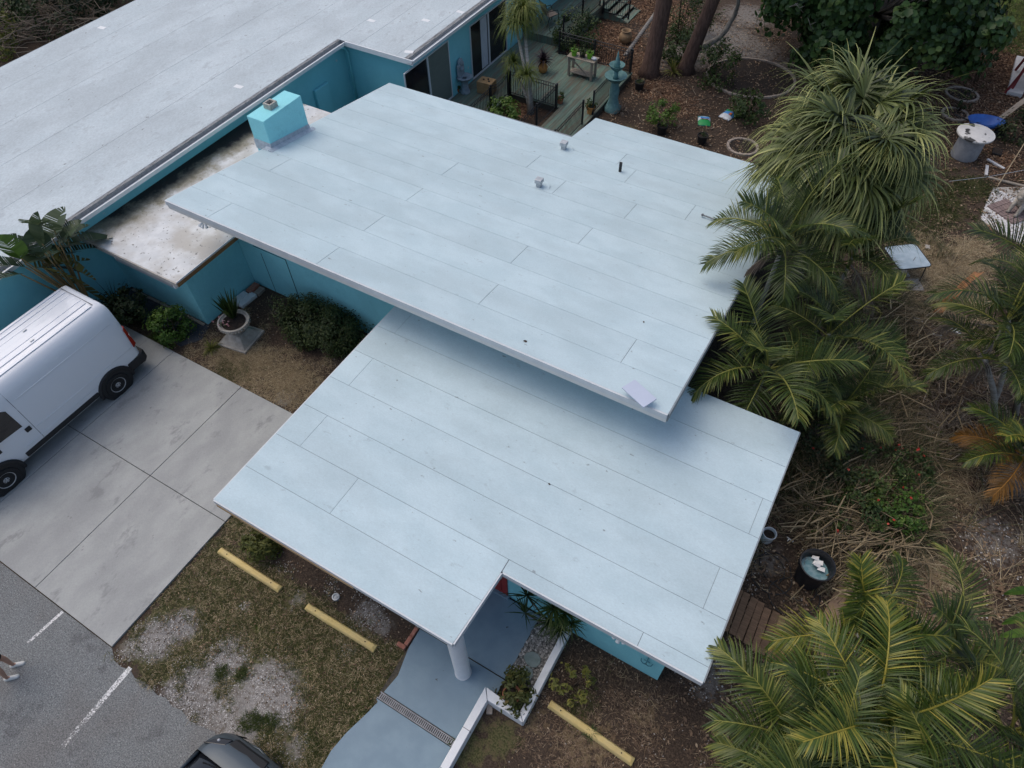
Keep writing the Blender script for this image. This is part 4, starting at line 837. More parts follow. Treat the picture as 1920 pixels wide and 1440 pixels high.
def shrub(name, label, loc, rad, nclump, nleaf, size, lm, seed, cat='shrub', lift=None, clump=.3, asp=.5, stems=5, flowers=None, group=None, parent=None, pname='foliage'):
    lift = rad[2] * .9 if lift is None else lift
    t = parent if parent is not None else thing(name, label, cat, tuple(loc), 0, group)
    v, f, a, c = cloud(nclump, nleaf, rad, size, seed, clump, asp=asp); v = v + np.array([0, 0, lift]); v[:, 2] = np.maximum(v[:, 2], .01)
    o = link(pname, npmesh(pname, v, f, a), lm, t)
    if stems:
        b = MB(); r = random.Random(seed)
        for i in range(stems):
            e = c[r.randrange(len(c))]; b.tube([(r.uniform(-.05, .05), r.uniform(-.05, .05), -.02), (e[0] * .4, e[1] * .4, lift * .6), (e[0] * .85, e[1] * .85, lift + e[2] * .8)], [.018, .013, .006], 5)
        b.build('stem', 'stem_brown', t, smooth=True)
    if flowers:
        r = np.random.default_rng(seed + 1); q = r.integers(0, len(c), flowers[1]); P = c[q] * 1.12 + r.normal(0, .08, (flowers[1], 3)) + np.array([0, 0, lift + .05])
        N = np.tile([0, 0, 1.], (flowers[1] * 3, 1)) + r.normal(0, .4, (flowers[1] * 3, 3)); N /= np.linalg.norm(N, axis=1, keepdims=True)
        vv, ff, ii = ovals(np.repeat(P, 3, 0) + r.normal(0, .012, (flowers[1] * 3, 3)), N, flowers[2], r, .8)
        tag(link('flowers', npmesh('flowers', vv, ff, np.clip(r.random(flowers[1] * 3), 0, 1)[ii]), flowers[0], t), kind='stuff')
    return t
def spray(n, L, w_, droop, seed, spread=1.45, lo=0.05, ns=5, start=.02, zoff=0.0, taper=(.6, 1, .8, .45, .06)):
    r = np.random.default_rng(seed); az = r.random(n) * 2 * math.pi; po = lo + (spread - lo) * r.random(n) ** .7
    D = np.stack([np.sin(po) * np.cos(az), np.sin(po) * np.sin(az), np.cos(po)], 1); P = D * start + np.array([0, 0, zoff])
    v, f, i = ribbons(P, D, L * (1 + r.normal(0, .15, n)), w_, droop * (1 + r.normal(0, .25, n)), ns, r, taper=taper, twist=.5)
    a = np.clip(.45 + r.normal(0, .17, n), 0, 1)[i] + np.tile(np.repeat(np.linspace(-.1, .18, ns), 2), n); return v, f, a
def tuft(name, label, loc, n, L, w_, droop, lm, seed, cat='plant', group=None, **k):
    t = thing(name, label, cat, tuple(loc), 0, group); link('leaves', npmesh('leaves', *spray(n, L, w_, droop, seed, **k)), lm, t); return t

# ---- the palms
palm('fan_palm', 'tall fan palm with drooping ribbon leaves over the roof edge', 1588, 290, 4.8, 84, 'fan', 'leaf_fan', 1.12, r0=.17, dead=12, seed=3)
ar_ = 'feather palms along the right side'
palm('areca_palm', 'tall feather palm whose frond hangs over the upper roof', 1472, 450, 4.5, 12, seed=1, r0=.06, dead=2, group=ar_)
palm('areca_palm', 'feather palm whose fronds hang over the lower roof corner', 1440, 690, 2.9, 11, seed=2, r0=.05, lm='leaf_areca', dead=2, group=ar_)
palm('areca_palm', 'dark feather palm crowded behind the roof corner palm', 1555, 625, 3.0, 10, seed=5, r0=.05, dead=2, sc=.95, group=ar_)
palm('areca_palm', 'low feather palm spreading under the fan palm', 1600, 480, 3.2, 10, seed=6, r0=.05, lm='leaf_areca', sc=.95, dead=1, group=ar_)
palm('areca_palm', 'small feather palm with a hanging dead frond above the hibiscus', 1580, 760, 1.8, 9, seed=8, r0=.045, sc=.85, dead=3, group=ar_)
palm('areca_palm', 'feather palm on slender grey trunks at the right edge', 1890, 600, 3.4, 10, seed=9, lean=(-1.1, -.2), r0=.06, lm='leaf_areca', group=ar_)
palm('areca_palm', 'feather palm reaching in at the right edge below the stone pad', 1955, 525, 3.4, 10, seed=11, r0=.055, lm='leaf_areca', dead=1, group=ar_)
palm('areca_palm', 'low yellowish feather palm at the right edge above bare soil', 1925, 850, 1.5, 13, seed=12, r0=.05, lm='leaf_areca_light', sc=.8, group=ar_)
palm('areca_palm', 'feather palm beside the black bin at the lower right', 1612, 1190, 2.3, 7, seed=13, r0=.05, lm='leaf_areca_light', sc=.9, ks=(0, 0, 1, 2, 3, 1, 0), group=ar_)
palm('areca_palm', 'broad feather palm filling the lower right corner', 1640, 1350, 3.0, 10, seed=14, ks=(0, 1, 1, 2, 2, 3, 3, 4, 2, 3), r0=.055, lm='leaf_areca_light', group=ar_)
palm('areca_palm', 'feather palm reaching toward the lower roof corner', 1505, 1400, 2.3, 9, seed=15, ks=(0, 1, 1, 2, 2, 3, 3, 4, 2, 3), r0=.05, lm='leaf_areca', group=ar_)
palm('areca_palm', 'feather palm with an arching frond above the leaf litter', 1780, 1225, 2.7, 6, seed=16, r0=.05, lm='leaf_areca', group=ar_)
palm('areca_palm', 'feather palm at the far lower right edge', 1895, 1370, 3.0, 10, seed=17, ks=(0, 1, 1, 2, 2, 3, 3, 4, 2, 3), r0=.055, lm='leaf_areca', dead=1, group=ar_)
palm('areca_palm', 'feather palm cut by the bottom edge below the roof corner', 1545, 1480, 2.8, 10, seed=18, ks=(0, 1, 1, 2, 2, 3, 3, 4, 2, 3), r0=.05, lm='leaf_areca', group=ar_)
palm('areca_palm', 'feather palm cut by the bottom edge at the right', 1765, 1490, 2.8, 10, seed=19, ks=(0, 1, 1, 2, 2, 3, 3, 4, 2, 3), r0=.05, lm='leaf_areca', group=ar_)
# extra slender stems of the clumps
for i, (px, py, z, h) in enumerate(((1867, 787, 0, 2.5), (1905, 775, 0, 2.6))):
    p = gp(px, py); t = thing('slender_palm', ('slender grey-trunked palm standing beside the brush pile', 'slender grey-trunked palm nearest the right edge of the brush pile')[i], 'palm', (p.x, p.y, 0)); tp = (gp(1846, 672, h) if i == 0 else gp(1916, 655, h)) - p; lathe_trunk(t, [(0, 0, -.05), (tp.x * .45, tp.y * .45, h * .5), (tp.x, tp.y, h)], [.085, .07, .06])
    for k in range(5):
        me = frond_mesh('feather', (1, 2, 3, 4, 2)[k]); o = bpy.data.objects.new('frond', me); col.objects.link(o); o.parent = t; o.location = (tp.x, tp.y, h); o.rotation_euler = (0, 0, k * 1.3 + i); o.scale = (.8,) * 3
# orange fruiting stalk of the roof palm
q = MB(); c = gp(1455, 425, 4.2)
r_ = random.Random(4)
for k in range(26): a = r_.uniform(2.0, 4.2); L_ = r_.uniform(.25, .5); q.tube([(0, 0, 0), (math.cos(a) * L_ * .5, math.sin(a) * L_ * .5, .08), (math.cos(a) * L_, math.sin(a) * L_, -.05 - .2 * L_)], [.012, .008, .005], 4)
t = thing('palm_flower_stalk', 'orange branching flower stalk on the roof palm', 'flower stalk', tuple(c)); q.build('branches', mat('orange_stalk', (.35, .12, .05), (.42, .17, .07), scale=8, rough=.7), t, smooth=True)

# ---- ponytail palm in the courtyard bed
t = thing('ponytail_palm', 'ponytail palm with mop crowns rising from the courtyard bed', 'palm', (-12.3, 22.3, 0))
c0 = gp(981, 20, 3.2) - t.location; c1 = gp(968, 45, 2.9) - t.location; c2 = gp(988, 140, 1.5) - t.location; c3 = gp(962, 118, 1.6) - t.location
for nm, e, rr in (('trunk', c0, (.16, .09, .055)), ('branch', c1, (.1, .07, .05)), ('branch', c2, (.08, .06, .04)), ('branch', c3, (.08, .06, .04))):
    MB().tube([(0, 0, -.05), (e.x * .2, e.y * .2, e.z * .35), (e.x, e.y, e.z - .1)], rr, 8).build(nm, 'palm_trunk', t, smooth=True)
for k, (e, n, L_) in enumerate(((c0, 420, 1.2), (c1, 300, 1.05), (c2, 150, .8), (c3, 150, .8))):
    v, f, a = spray(n, L_, .028, 1.5, 200 + k, spread=1.5, ns=6, taper=(.9, 1, .9, .7, .4, .1)); link('crown', npmesh('crown', v + np.array(e), f, a), 'leaf_ponytail', t)

# ---- bird of paradise against the teal wall
mat('strel_stalk', (.17, .13, .05), (.24, .16, .07), scale=5, rough=.6)
st0 = gp(168, 575, .9); t = thing('bird_of_paradise', 'giant bird of paradise with torn paddle leaves behind the van', 'plant', (st0.x, st0.y, 0))
def paddle(base, tip, wd, seed, tears, lm, name='leaf'):
    r = np.random.default_rng(seed); b, e = np.array(base, float), np.array(tip, float); n = 14; V = []; F = []; A = []
    d = e - b; L_ = np.linalg.norm(d); d /= L_; s = np.cross(d, [0, 0, 1.]); s /= np.linalg.norm(s); up_ = np.cross(s, d)
    for sg in (1, -1):
        ofs = 0; dr = 0
        for k in range(n):
            t0, t1 = k / n, (k + 1) / n
            if r.random() < tears: dr = r.uniform(-.12, .10)
            gap = .012 if r.random() < tears * 1.2 else 0
            pts = []
            for tt in (t0 + gap, t1 - gap):
                m_ = b + d * L_ * tt + np.array([0, 0, -.22 * L_ * tt * tt]); hw = wd * math.sin(math.pi * min(1, .12 + .88 * tt) ** .8) ** .7
                pts.append((m_, m_ + s * sg * hw + up_ * (.35 * hw) + np.array([0, 0, dr * hw * 2]) + d * .08))
            k0 = len(V); V += [pts[0][0], pts[0][1], pts[1][1], pts[1][0]]; F.append((k0, k0 + 1, k0 + 2, k0 + 3) if sg < 0 else (k0 + 3, k0 + 2, k0 + 1, k0)); A += [r.uniform(.3, .65)] * 4
    return link(name, npmesh(name, V, F, A), lm, t)
LV = [((95, 430), 3.1, (50, 410), 3.3, .24, 'leaf_strelitzia', .15), ((78, 450), 3.0, (68, 408), 3.6, .17, 'leaf_strelitzia', .05), ((100, 440), 3.0, (108, 398), 3.5, .22, 'leaf_strelitzia', .2), ((120, 460), 2.8, (178, 440), 2.7, .24, 'leaf_strelitzia', .35),
      ((115, 450), 2.9, (135, 420), 3.1, .22, 'leaf_strelitzia', .25), ((60, 470), 2.6, (20, 450), 2.8, .22, 'leaf_strelitzia', .2), ((55, 490), 2.4, (100, 462), 2.5, .2, 'leaf_strelitzia', .3), ((35, 480), 2.6, (0, 445), 2.8, .2, 'leaf_bright', .15), ((75, 500), 2.2, (132, 482), 2.2, .2, 'leaf_strelitzia_old', .5),
      ((95, 508), 1.9, (175, 545), 1.2, .17, 'leaf_strelitzia_old', .6), ((40, 500), 2.3, (-10, 490), 2.3, .22, 'leaf_strelitzia', .3), ((30, 515), 2.0, (-25, 520), 1.8, .2, 'leaf_strelitzia', .3), ((120, 475), 2.6, (160, 460), 2.3, .18, 'leaf_dark', .6), ((80, 470), 2.6, (60, 440), 2.7, .22, 'leaf_strelitzia', .15), ((70, 485), 2.4, (40, 470), 2.5, .24, 'leaf_strelitzia', .2), ((105, 485), 2.4, (150, 505), 2.0, .18, 'leaf_strelitzia_old', .5), ((130, 445), 2.9, (150, 425), 2.9, .2, 'leaf_strelitzia', .3), ((90, 500), 2.1, (130, 500), 2.0, .14, 'leaf_dead', .7)]
for k, (a, za, b_, zb, wd_, lm, tr) in enumerate(LV):
    p, q_ = gx(*a, st0.x + .15 * math.sin(k * 2.1)) - t.location, gx(*b_, st0.x + .15 * math.sin(k * 2.1) + .18 * math.cos(k * 1.7)) - t.location
    q_ = p + (q_ - p) * 1.45; p = p - (q_ - p) * .12; paddle(p, q_, wd_ * 1.55, 300 + k, tr, lm)
    MB().tube([(random.uniform(-.12, .12), random.uniform(-.12, .12), 0), (p.x * .35, p.y * .35, p.z * .55), tuple(p)], [.045, .03, .016], 6).build('leaf_stalk', 'strel_stalk', t, smooth=True)
MB().tube([(0, 0, -.05), (.02, .03, .5), (.03, .05, .9)], [.14, .12, .08], 8).build('trunk', 'bark_brown', t, smooth=True)

# ---- big leaved tree top right, two brown trunks with their crowns above the frame
t = thing('broadleaf_tree', 'dense dark green broad-leaved tree at the top of the yard', 'tree', (-1.9, 32.4, 0))
MB().tube([(0, 0, -.1), (.1, 0, 1.2), (.05, .1, 2.6)], [.28, .22, .18], 10).build('trunk', 'bark_grey', t, smooth=True)
v, f, a, c = cloud(300, 40000, (4.6, 4.3, 3.4), .23, 21, .17, shell=.72, asp=.85, flat=-.1); link('crown', npmesh('crown', v + np.array([0, 0, 3.9]), f, a), 'leaf_tree', t)
b = MB(); r = random.Random(5)
for k in range(16): e = c[k * 9]; b.tube([(0, 0, 2.0), (e[0] * .3, e[1] * .3, 2.5 + e[2] * .15), (e[0] * .7, e[1] * .7, 3.4 + e[2] * .4)], [.08, .05, .015], 6)
b.build('limb', 'bark_grey', t, smooth=True)
b = MB()
for k in range(9):
    p = Vector((-4.0 + .75 * k + r.uniform(-.3, .3), -3.4 + r.uniform(-.3, .4), 2.0 + 2.2 * r.random())); d = Vector((r.uniform(-.6, .6), -.5, r.uniform(.2, .7)))
    b.tube([p, p + d * .5, p + d], [.02, .014, .006], 5); b.tube([p + d * .5, p + d * .7 + Vector((.25, -.1, .1))], [.012, .005], 4)
tag(b.build('bare_twig', mat('twig_pale', (.3, .28, .25), (.38, .36, .33), scale=8, rough=.9), t, smooth=True), kind='stuff')
t1 = thing('oak_tree', 'thick reddish-brown tree trunk beside the rope edging', 'tree', (-9.35, 27.4, 0), group='two brown trees at the top')
MB().tube([(0, -.05, -.1), (0, 0, .3), (.08, .05, 1.6), (.12, .2, 3.4), (.3, .3, 6.5)], [.52, .38, .33, .31, .24], 14).build('trunk', 'bark_brown', t1, smooth=True)
t2 = thing('oak_tree', 'leaning brown tree trunk with a curving grey limb', 'tree', (-8.1, 28.4, 0), group='two brown trees at the top')
MB().tube([(0, -.05, -.1), (0, 0, .3), (.25, .1, 1.6), (.6, .2, 3.4), (.9, .3, 6.5)], [.44, .31, .27, .25, .2], 14).build('trunk', 'bark_brown', t2, smooth=True)
l_ = [gp(1288, 97, .75), gp(1325, 85, .95), gp(1350, 70, 1.2), gp(1362, 55, 1.5), gp(1368, 43, 1.7), gp(1378, 28, 2.0), gp(1384, 8, 2.5), gp(1388, -30, 3.4)]
MB().tube([p - t2.location for p in l_], [.15, .13, .11, .12, .1, .09, .075, .06], 10).build('limb', 'bark_grey', t2, smooth=True)
for tt, sd_, ctr in ((t1, 31, (.4, .6, 8.2)), (t2, 32, (1.4, .5, 8.4))):
    v, f, a, c = cloud(60, 5200, (3.6, 3.4, 1.7), .17, sd_, .24, shell=.6); link('crown', npmesh('crown', v + np.array(ctr), f, a), 'leaf_mid', tt)
    b = MB(); e0 = (.3, .3, 6.2) if tt is t1 else (.9, .3, 6.2)
    for k in range(9): e = c[k * 6]; b.tube([e0, (ctr[0] + e[0] * .45, ctr[1] + e[1] * .45, ctr[2] - .8), tuple(np.array(ctr) + e * .85)], [.09, .06, .02], 6)
    b.build('branches', 'bark_brown', tt, smooth=True)

# ---- shrubs
def at(px, py, z=0): p = gp(px, py, z); return (p.x, p.y, 0)
shrub('boxwood_hedge', 'dense dark clipped hedge against the teal front wall', (-11.75, 8.85, 0), (1.3, .62, .55), 90, 15000, .07, 'leaf_box', 50, 'hedge', clump=.34, lift=.52)
shrub('round_shrub', 'round bright green shrub at the annex corner', at(330, 632), (.5, .5, .5), 46, 2600, .085, 'leaf_bright', 51, clump=.34, lift=.5)
shrub('dark_shrub', 'dark potted shrub between the van and the round shrub', at(255, 607), (.55, .5, .5), 30, 1500, .10, 'leaf_dark', 52, clump=.4, lift=.7)
shrub('lime_shrub', 'lime green leafy shrub under the lower roof edge', at(498, 1030), (.42, .34, .3), 24, 950, .13, 'leaf_yellow', 53, asp=.28, clump=.42, lift=.3)
shrub('croton_shrub', 'red and yellow croton growing in the gravel bed pot', at(972, 1305), (.34, .38, .34), 24, 700, .10, 'leaf_croton', 54, asp=.4, clump=.4, lift=.42)
shrub('yellow_croton', 'straggly yellow croton in the brown bed by the low wall', at(1075, 1285), (.42, .42, .25), 14, 230, .11, 'leaf_yellow', 55, asp=.35, clump=.3, lift=.3)
hb = 'hibiscus shrubs dotted with red flowers'
for i, (px, py, rr, n, lb) in enumerate(((1535, 850, (.8, .7, .7), 900, 'loose dark hibiscus dotted with red flowers by the roof corner'), (1620, 905, (.7, .7, .6), 700, 'sparse hibiscus with red flowers in the middle of the dry canes'), (1600, 985, (.7, .6, .5), 650, 'hibiscus with red flowers leaning over the brown paper path'),
    (1660, 975, (.6, .6, .5), 650, 'green hibiscus with few red flowers right of the brown paper path'), (1690, 900, (.5, .5, .45), 350, 'thin hibiscus with red flowers nearest the brush pile'), (1560, 930, (.6, .6, .5), 500, 'dark hibiscus spray at the side of the lower roof'))):
    shrub('hibiscus', lb, at(px, py), rr, 26, int(n * 2.2), .09, 'leaf_dark' if i in (0, 5) else ('leaf_bright' if i == 3 else 'leaf_mid'), 60 + i, clump=.36, flowers=('petal_red', 6, .06), group=hb)
shrub('garden_shrub', 'green shrub at the left of the oval mulch bed', at(1340, 158), (.8, .8, .85), 30, 1500, .11, 'leaf_mid', 70, clump=.34)
shrub('garden_shrub', 'leafy shrub behind the blue soil bag', at(1400, 225), (.7, .7, .6), 26, 1000, .12, 'leaf_mid', 71, clump=.34)
shrub('potted_shrub', 'pale green shrub in a black pot beside the roof corner', at(1240, 240), (.6, .55, .42), 22, 800, .10, 'leaf_bright', 72, clump=.36, lift=.62)
shrub('courtyard_shrub', 'round green shrub inside the fenced courtyard bed', (-12.75, 20.9, 0), (.62, .62, .55), 30, 1300, .12, 'leaf_bright', 73, clump=.36, lift=.55)
shrub('courtyard_shrub', 'large green bush beyond the courtyard railing', (-13.0, 27.7, 0), (1.05, .85, .8), 36, 2200, .11, 'leaf_mid', 74, clump=.34, lift=.75)
shrub('trunk_shrub', 'light green shrub between the two brown tree trunks', (-8.7, 28.9, 0), (.7, .6, .55), 26, 900, .12, 'leaf_mid', 75, clump=.36)
shrub('trunk_shrub', 'tall green shrub behind the reddish trunk', (-9.2, 31.3, 0), (1.0, 1.0, .9), 30, 1300, .12, 'leaf_mid', 76, clump=.36)
shrub('vine_sprig', 'hanging green sprig between the tree trunks at the top edge', (-9.3, 30.4, 0), (.6, .5, .8), 22, 800, .11, 'leaf_bright', 77, clump=.36, lift=3.2)
shrub('garden_shrub', 'dark leafy shrub leaning out at the right below the shed', at(1905, 270), (.8, .8, .6), 30, 1200, .11, 'leaf_dark', 78, clump=.34)
shrub('sapling', 'thin sapling above the stone ringed bed', at(1828, 155), (.35, .35, .6), 12, 220, .11, 'leaf_mid', 79, clump=.36, lift=1.0)
shrub('sapling', 'thin sapling beside the smaller stone ring', at(1800, 208), (.3, .3, .35), 8, 110, .10, 'leaf_dark', 80, clump=.36, lift=.5)
# top-left undergrowth behind the long house
for i, (px, py, rr, n, m_, lb) in enumerate(((30, 40, (1.8, 1.6, 1.2), 1700, 'leaf_mid', 'tall green bush at the top left corner'), (110, 55, (1.6, 1.4, 1.2), 1500, 'leaf_dark', 'dark bush behind the long house roof edge'), (180, 15, (1.7, 1.5, 1.4), 1500, 'leaf_dark', 'dark bush at the top behind the long house'), (0, 110, (.8, .8, .8), 500, 'leaf_yellow', 'yellow-green bush at the left edge beside the long roof'), (22, 85, (.5, .5, 1.0), 300, 'leaf_yellow', 'upright yellow-green sprig beside the long roof'), (230, -20, (2, 1.6, 1.6), 1500, 'leaf_mid', 'green bush beyond the far edge of the long roof'))):
    shrub('wild_bush', lb, at(px, py), rr, 30, n, .17, m_, 90 + i, clump=.4, group='wild bushes behind the long house')
tuft('palmetto', 'palmetto fan fronds at the top left corner', at(45, 15), 60, 1.5, .05, .8, 'leaf_fan', 97, spread=1.3)
tuft('palmetto', 'bluish palmetto behind the long roof', at(118, 30), 55, 1.3, .05, .7, 'leaf_mid', 98, spread=1.3)
tuft('dry_palmetto', 'dry brown palmetto by the long roof edge', at(70, 62), 60, 1.3, .04, 1.0, 'leaf_dead', 99, spread=1.5)

# ---- spiky plants
t = thing('dracaena', 'spiky dark dracaena clump against the teal entrance wall', 'plant', at(1045, 1178))
for k, (px, py, z, n, L_) in enumerate(((988, 1117, 1.35, 34, .42), (1038, 1140, 1.25, 60, .5), (1060, 1150, 1.2, 50, .48), (1030, 1165, .8, 40, .42), (985, 1150, .8, 26, .4), (1072, 1168, .75, 36, .4), (1050, 1180, .5, 40, .4))):
    e = gp(px, py, z) - t.location; v, f, a = spray(n, L_, .026, .35, 400 + k, spread=1.75); link('leaf_head', npmesh('leaf_head', v + np.array(e), f, a), 'leaf_dark' if k < 1 else 'leaf_mid', t)
    MB().tube([(0, 0, -.02), (e.x * .6, e.y * .6, e.z * .5), tuple(e)], [.025, .018, .014], 6).build('cane', 'stem_brown', t, smooth=True)
tuft('spider_plant', 'silvery striped tuft growing by the urn pedestal', at(398, 655), 60, .38, .03, 1.2, 'leaf_yellow', 410, spread=1.5)
tuft('spiky_weed', 'thin grassy plant at the trench drain end', at(850, 1395), 30, .16, .012, .8, 'leaf_mid', 411)
tuft('spiky_weed', 'grass tuft over the right wheel stop', at(1108, 1375), 70, .22, .012, 1.0, 'leaf_mid', 412, spread=1.3)
tuft('spiky_shrub', 'thin dark spiky plant in front of the annex', at(225, 580), 40, .8, .025, .6, 'leaf_dark', 413, spread=.9)
tuft('spiky_shrub', 'pale spiky bromeliad at the foot of the two trunks', at(1262, 138), 40, .6, .05, 1.0, 'leaf_yellow', 414, spread=1.4)
tuft('spiky_shrub', 'dry spiky plant near the notch of the roof', at(1165, 210), 36, .5, .03, .8, 'leaf_dead', 415, spread=1.4)
t = thing('banana_leaf_plant', 'broad green leaves poking in at the right edge', 'plant', at(1925, 1100))
for k, (a, za, b_, zb) in enumerate((((1935, 1105), .5, (1893, 1110), .55), ((1940, 1150), .5, (1890, 1165), .4), ((1935, 1185), .4, (1885, 1190), .3))):
    paddle(gp(*a, za) - t.location, gp(*b_, zb) - t.location, .09, 430 + k, .05, 'leaf_bright')
MB().tube([(0, 0, -.02), (.02, .02, .5)], [.04, .02], 6).build('stem', 'stem_green', t, smooth=True)
# ================================================================== OBJECTS
mat('stop_yellow', (.56, .43, .17), (.62, .49, .22), scale=5, rough=.8, bump=.004, bscale=40, c3=(.42, .33, .16), s3=2.5, f3=.5); mat('hole_dark', (.02, .018, .015), rough=.9)
mat('brick_red', (.30, .12, .085), (.38, .18, .13), scale=14, rough=.9, bump=.006, bscale=40, var=.2); mat('paver_tan', (.30, .25, .21), (.37, .31, .26), scale=12, rough=.9, bump=.006, bscale=40, var=.15)
mat('cast_stone', (.36, .33, .29), (.45, .42, .37), scale=9, rough=.9, bump=.006, bscale=30, c3=(.24, .22, .19), s3=3, f3=.6); mat('stone_white', (.55, .57, .58), (.62, .64, .65), scale=8, rough=.8)
mat('terracotta', (.32, .12, .06), (.38, .16, .09), scale=8, rough=.8); mat('wood_old', (.24, .21, .17), (.32, .28, .23), scale=5, rough=.85, stretch=(8, 1, 8), bump=.004); mat('pot_black', (.015, .015, .016), rough=.6); mat('soil_dark', (.02, .015, .012), (.04, .03, .024), scale=20, rough=1, bump=.02, bscale=30)
WS = 'yellow concrete wheel stops'
def stop(a, b_, label):
    p, q = gp(*a), gp(*b_); d = q - p; t = thing('wheel_stop', label, 'wheel stop', tuple((p + q) / 2), math.atan2(d.y, d.x), WS); L_ = d.length / 2
    t.location.z = 0.0
    MB().loft([[(x, -.085, 0), (x, -.078, .06), (x, -.05, hh), (x, .05, hh), (x, .078, .06), (x, .085, 0)] for x, hh in ((-L_, .075), (-L_ + .06, .115), (L_ - .06, .115), (L_, .075))]).build('block', 'stop_yellow', t, bevel=.012)
    for x in (-L_ * .72, L_ * .72): MB().lathe([(.014, .11), (.014, .1195)], 10, (x, 0, 0)).build('pin_hole', 'hole_dark', t)
stop((413, 1033), (527, 1107), 'yellow wheel stop nearest the driveway'); stop((576, 1138), (705, 1218), 'yellow wheel stop on the grass beside the entrance walk'); stop((1030, 1320), (1187, 1430), 'yellow wheel stop on brown soil right of the low wall')
# low white wall beside the walk
GWP = [(-1.62, 4.74), (-1.68, 2.74), (-2.44, 2.78), (-2.44, -.5)]
gw = thing('garden_wall', 'low white zigzag wall edging the gravel bed and walk', 'wall', (-1.9, 2.8, 0))
hw = .075
for i, (pl) in enumerate(([(-1.69, 2.80), (-1.54, 2.66), (-1.54, 4.79), (-1.69, 4.79)], [(-2.52, 2.86), (-2.36, 2.66), (-1.545, 2.66), (-1.695, 2.80), (-2.36, 2.85)][:5], [(-2.52, -.6), (-2.36, -.6), (-2.36, 2.655), (-2.525, 2.855)])):
    MB().prism(pl if i != 1 else [(-2.36, 2.66), (-1.55, 2.655), (-1.695, 2.80), (-2.50, 2.86)], -.05, .35).build('wall_section', 'white_paint', gw, world=True, bevel=.012)
for y in (2.0, 1.2): MB().box(-2.526, -2.354, y, y + .012, .2, .352).build('joint', 'seam_dark', gw, world=True)
# gravel bed with two flagstones, terracotta pot
def blobs(n, xf, yf, zf_, size, seed, flat=.6):
    r = np.random.default_rng(seed); x, y = xf(r, n), yf(r, n); s = size * (.6 + .8 * r.random(n)); a = r.random(n) * 6.28
    base = np.array([(1, 0, 0), (.3, .95, 0), (-.85, .5, 0), (-.8, -.6, 0), (.35, -.9, 0), (.15, .1, 1.0)]); base = base[None] * (1 + r.normal(0, .15, (n, 6, 1)))
    ca, sa = np.cos(a)[:, None], np.sin(a)[:, None]; X = base[..., 0] * ca - base[..., 1] * sa; Y = base[..., 0] * sa + base[..., 1] * ca
    V = np.stack([x[:, None] + X * s[:, None], y[:, None] + Y * s[:, None], zf_(x, y)[:, None] + base[..., 2] * (s * flat)[:, None]], -1)
    k = (np.arange(n) * 6)[:, None, None]; F = (k + np.array([(0, 1, 5), (1, 2, 5), (2, 3, 5), (3, 4, 5), (4, 0, 5)])).reshape(-1, 3)
    return npmesh('pebbles', V.reshape(-1, 3), F, np.repeat(r.random(n), 6))
leafmat('pebble', (.10, .10, .095), (.30, .29, .27), (.62, .60, .57), rough=.8, trans=0); leafmat('shell', (.14, .13, .12), (.30, .29, .275), (.52, .51, .50), rough=.8, trans=0)
MB().prism([(-2.29, 2.87), (-1.7, 2.81), (-1.7, 4.78), (-2.29, 4.78)], -.02, .075).build('gravel_base', 'soil_dark', struct(thing('gravel_bed', '', '', (0, 0, 0))))
bpy.data.objects['gravel_bed'].pop('label', None); bpy.data.objects['gravel_bed'].pop('category', None)
o = link('gravel', blobs(1500, lambda r, n: r.uniform(-2.28, -1.71, n), lambda r, n: r.uniform(3.35, 4.77, n), lambda x, y: np.full(len(x), .075), .03, 1), 'pebble'); tag(o, 'mixed grey and white pebbles filling the narrow bed', 'gravel', kind='stuff')
mat('flag_green', (.16, .21, .20), (.22, .27, .26), scale=7, rough=.8, bump=.004)
for k, (px, py, lb) in enumerate(((1000, 1237, 'greenish flagstone in the middle of the pebble bed'), (985, 1263, 'smaller greenish flagstone next to the croton pot'))):
    p = gp(px, py, .1); n = 9; pl = [((.20 - .03 * k) * math.cos(i * 2 * math.pi / n) * random.uniform(.8, 1.1), .15 * math.sin(i * 2 * math.pi / n) * random.uniform(.85, 1.15)) for i in range(n)]
    o = MB().prism(pl, 0, .04).build('flagstone', 'flag_green', bevel=.008); o.location = (p.x, p.y, .095); o.rotation_euler = (.04, .03, k); tag(o, lb, 'stone')
def pot(name, label, loc, r1, r2, h, m_, rz=0, group=None, soil=True):
    t = thing(name, label, 'pot', loc, rz, group)
    MB().lathe([(r1 * .98, 0), (r1, .01), (r2, h - .05), (r2 * 1.1, h - .045), (r2 * 1.1, h), (r2 * .94, h), (r2 * .9, h - .05), (r2 * .85, h - .06)], 20, cap=False).build('body', m_, t, auto=40)
    if soil: MB().lathe([(r2 * .9, 0), (r2 * .5, .012), (.001, .015)], 16, (0, 0, h - .055)).build('soil', 'soil_dark', t)
    return t
p = gp(968, 1318, .25); pot('terracotta_pot', 'terracotta pot under the croton at the wall corner', (-2.0, 3.0, .075), .12, .17, .26, 'terracotta')
# brick edging beside the walk
be = thing('brick_edging', 'short line of red edging bricks beside the walk', 'edging', (-4.46, 2.95, 0))
for k in range(4): MB().box(-4.53, -4.445, 2.78 + .21 * k, 2.98 + .21 * k, -.02, .09 - .006 * k).build('brick', 'brick_red' if k < 2 else 'paver_tan', be, world=True, bevel=.008)
MB().box(-4.66, -4.46, 2.68, 2.77, -.02, .085).build('brick', 'brick_red', be, world=True, bevel=.008)
o = MB().box(-.06, .06, -.1, .1, 0, .07).build('loose_brick', 'paver_tan', bevel=.01); pp = gp(918, 1330); o.location = (pp.x, pp.y, 0); o.rotation_euler = (0, 0, .5); tag(o, 'loose weathered brick at the inner corner of the white wall', 'brick')
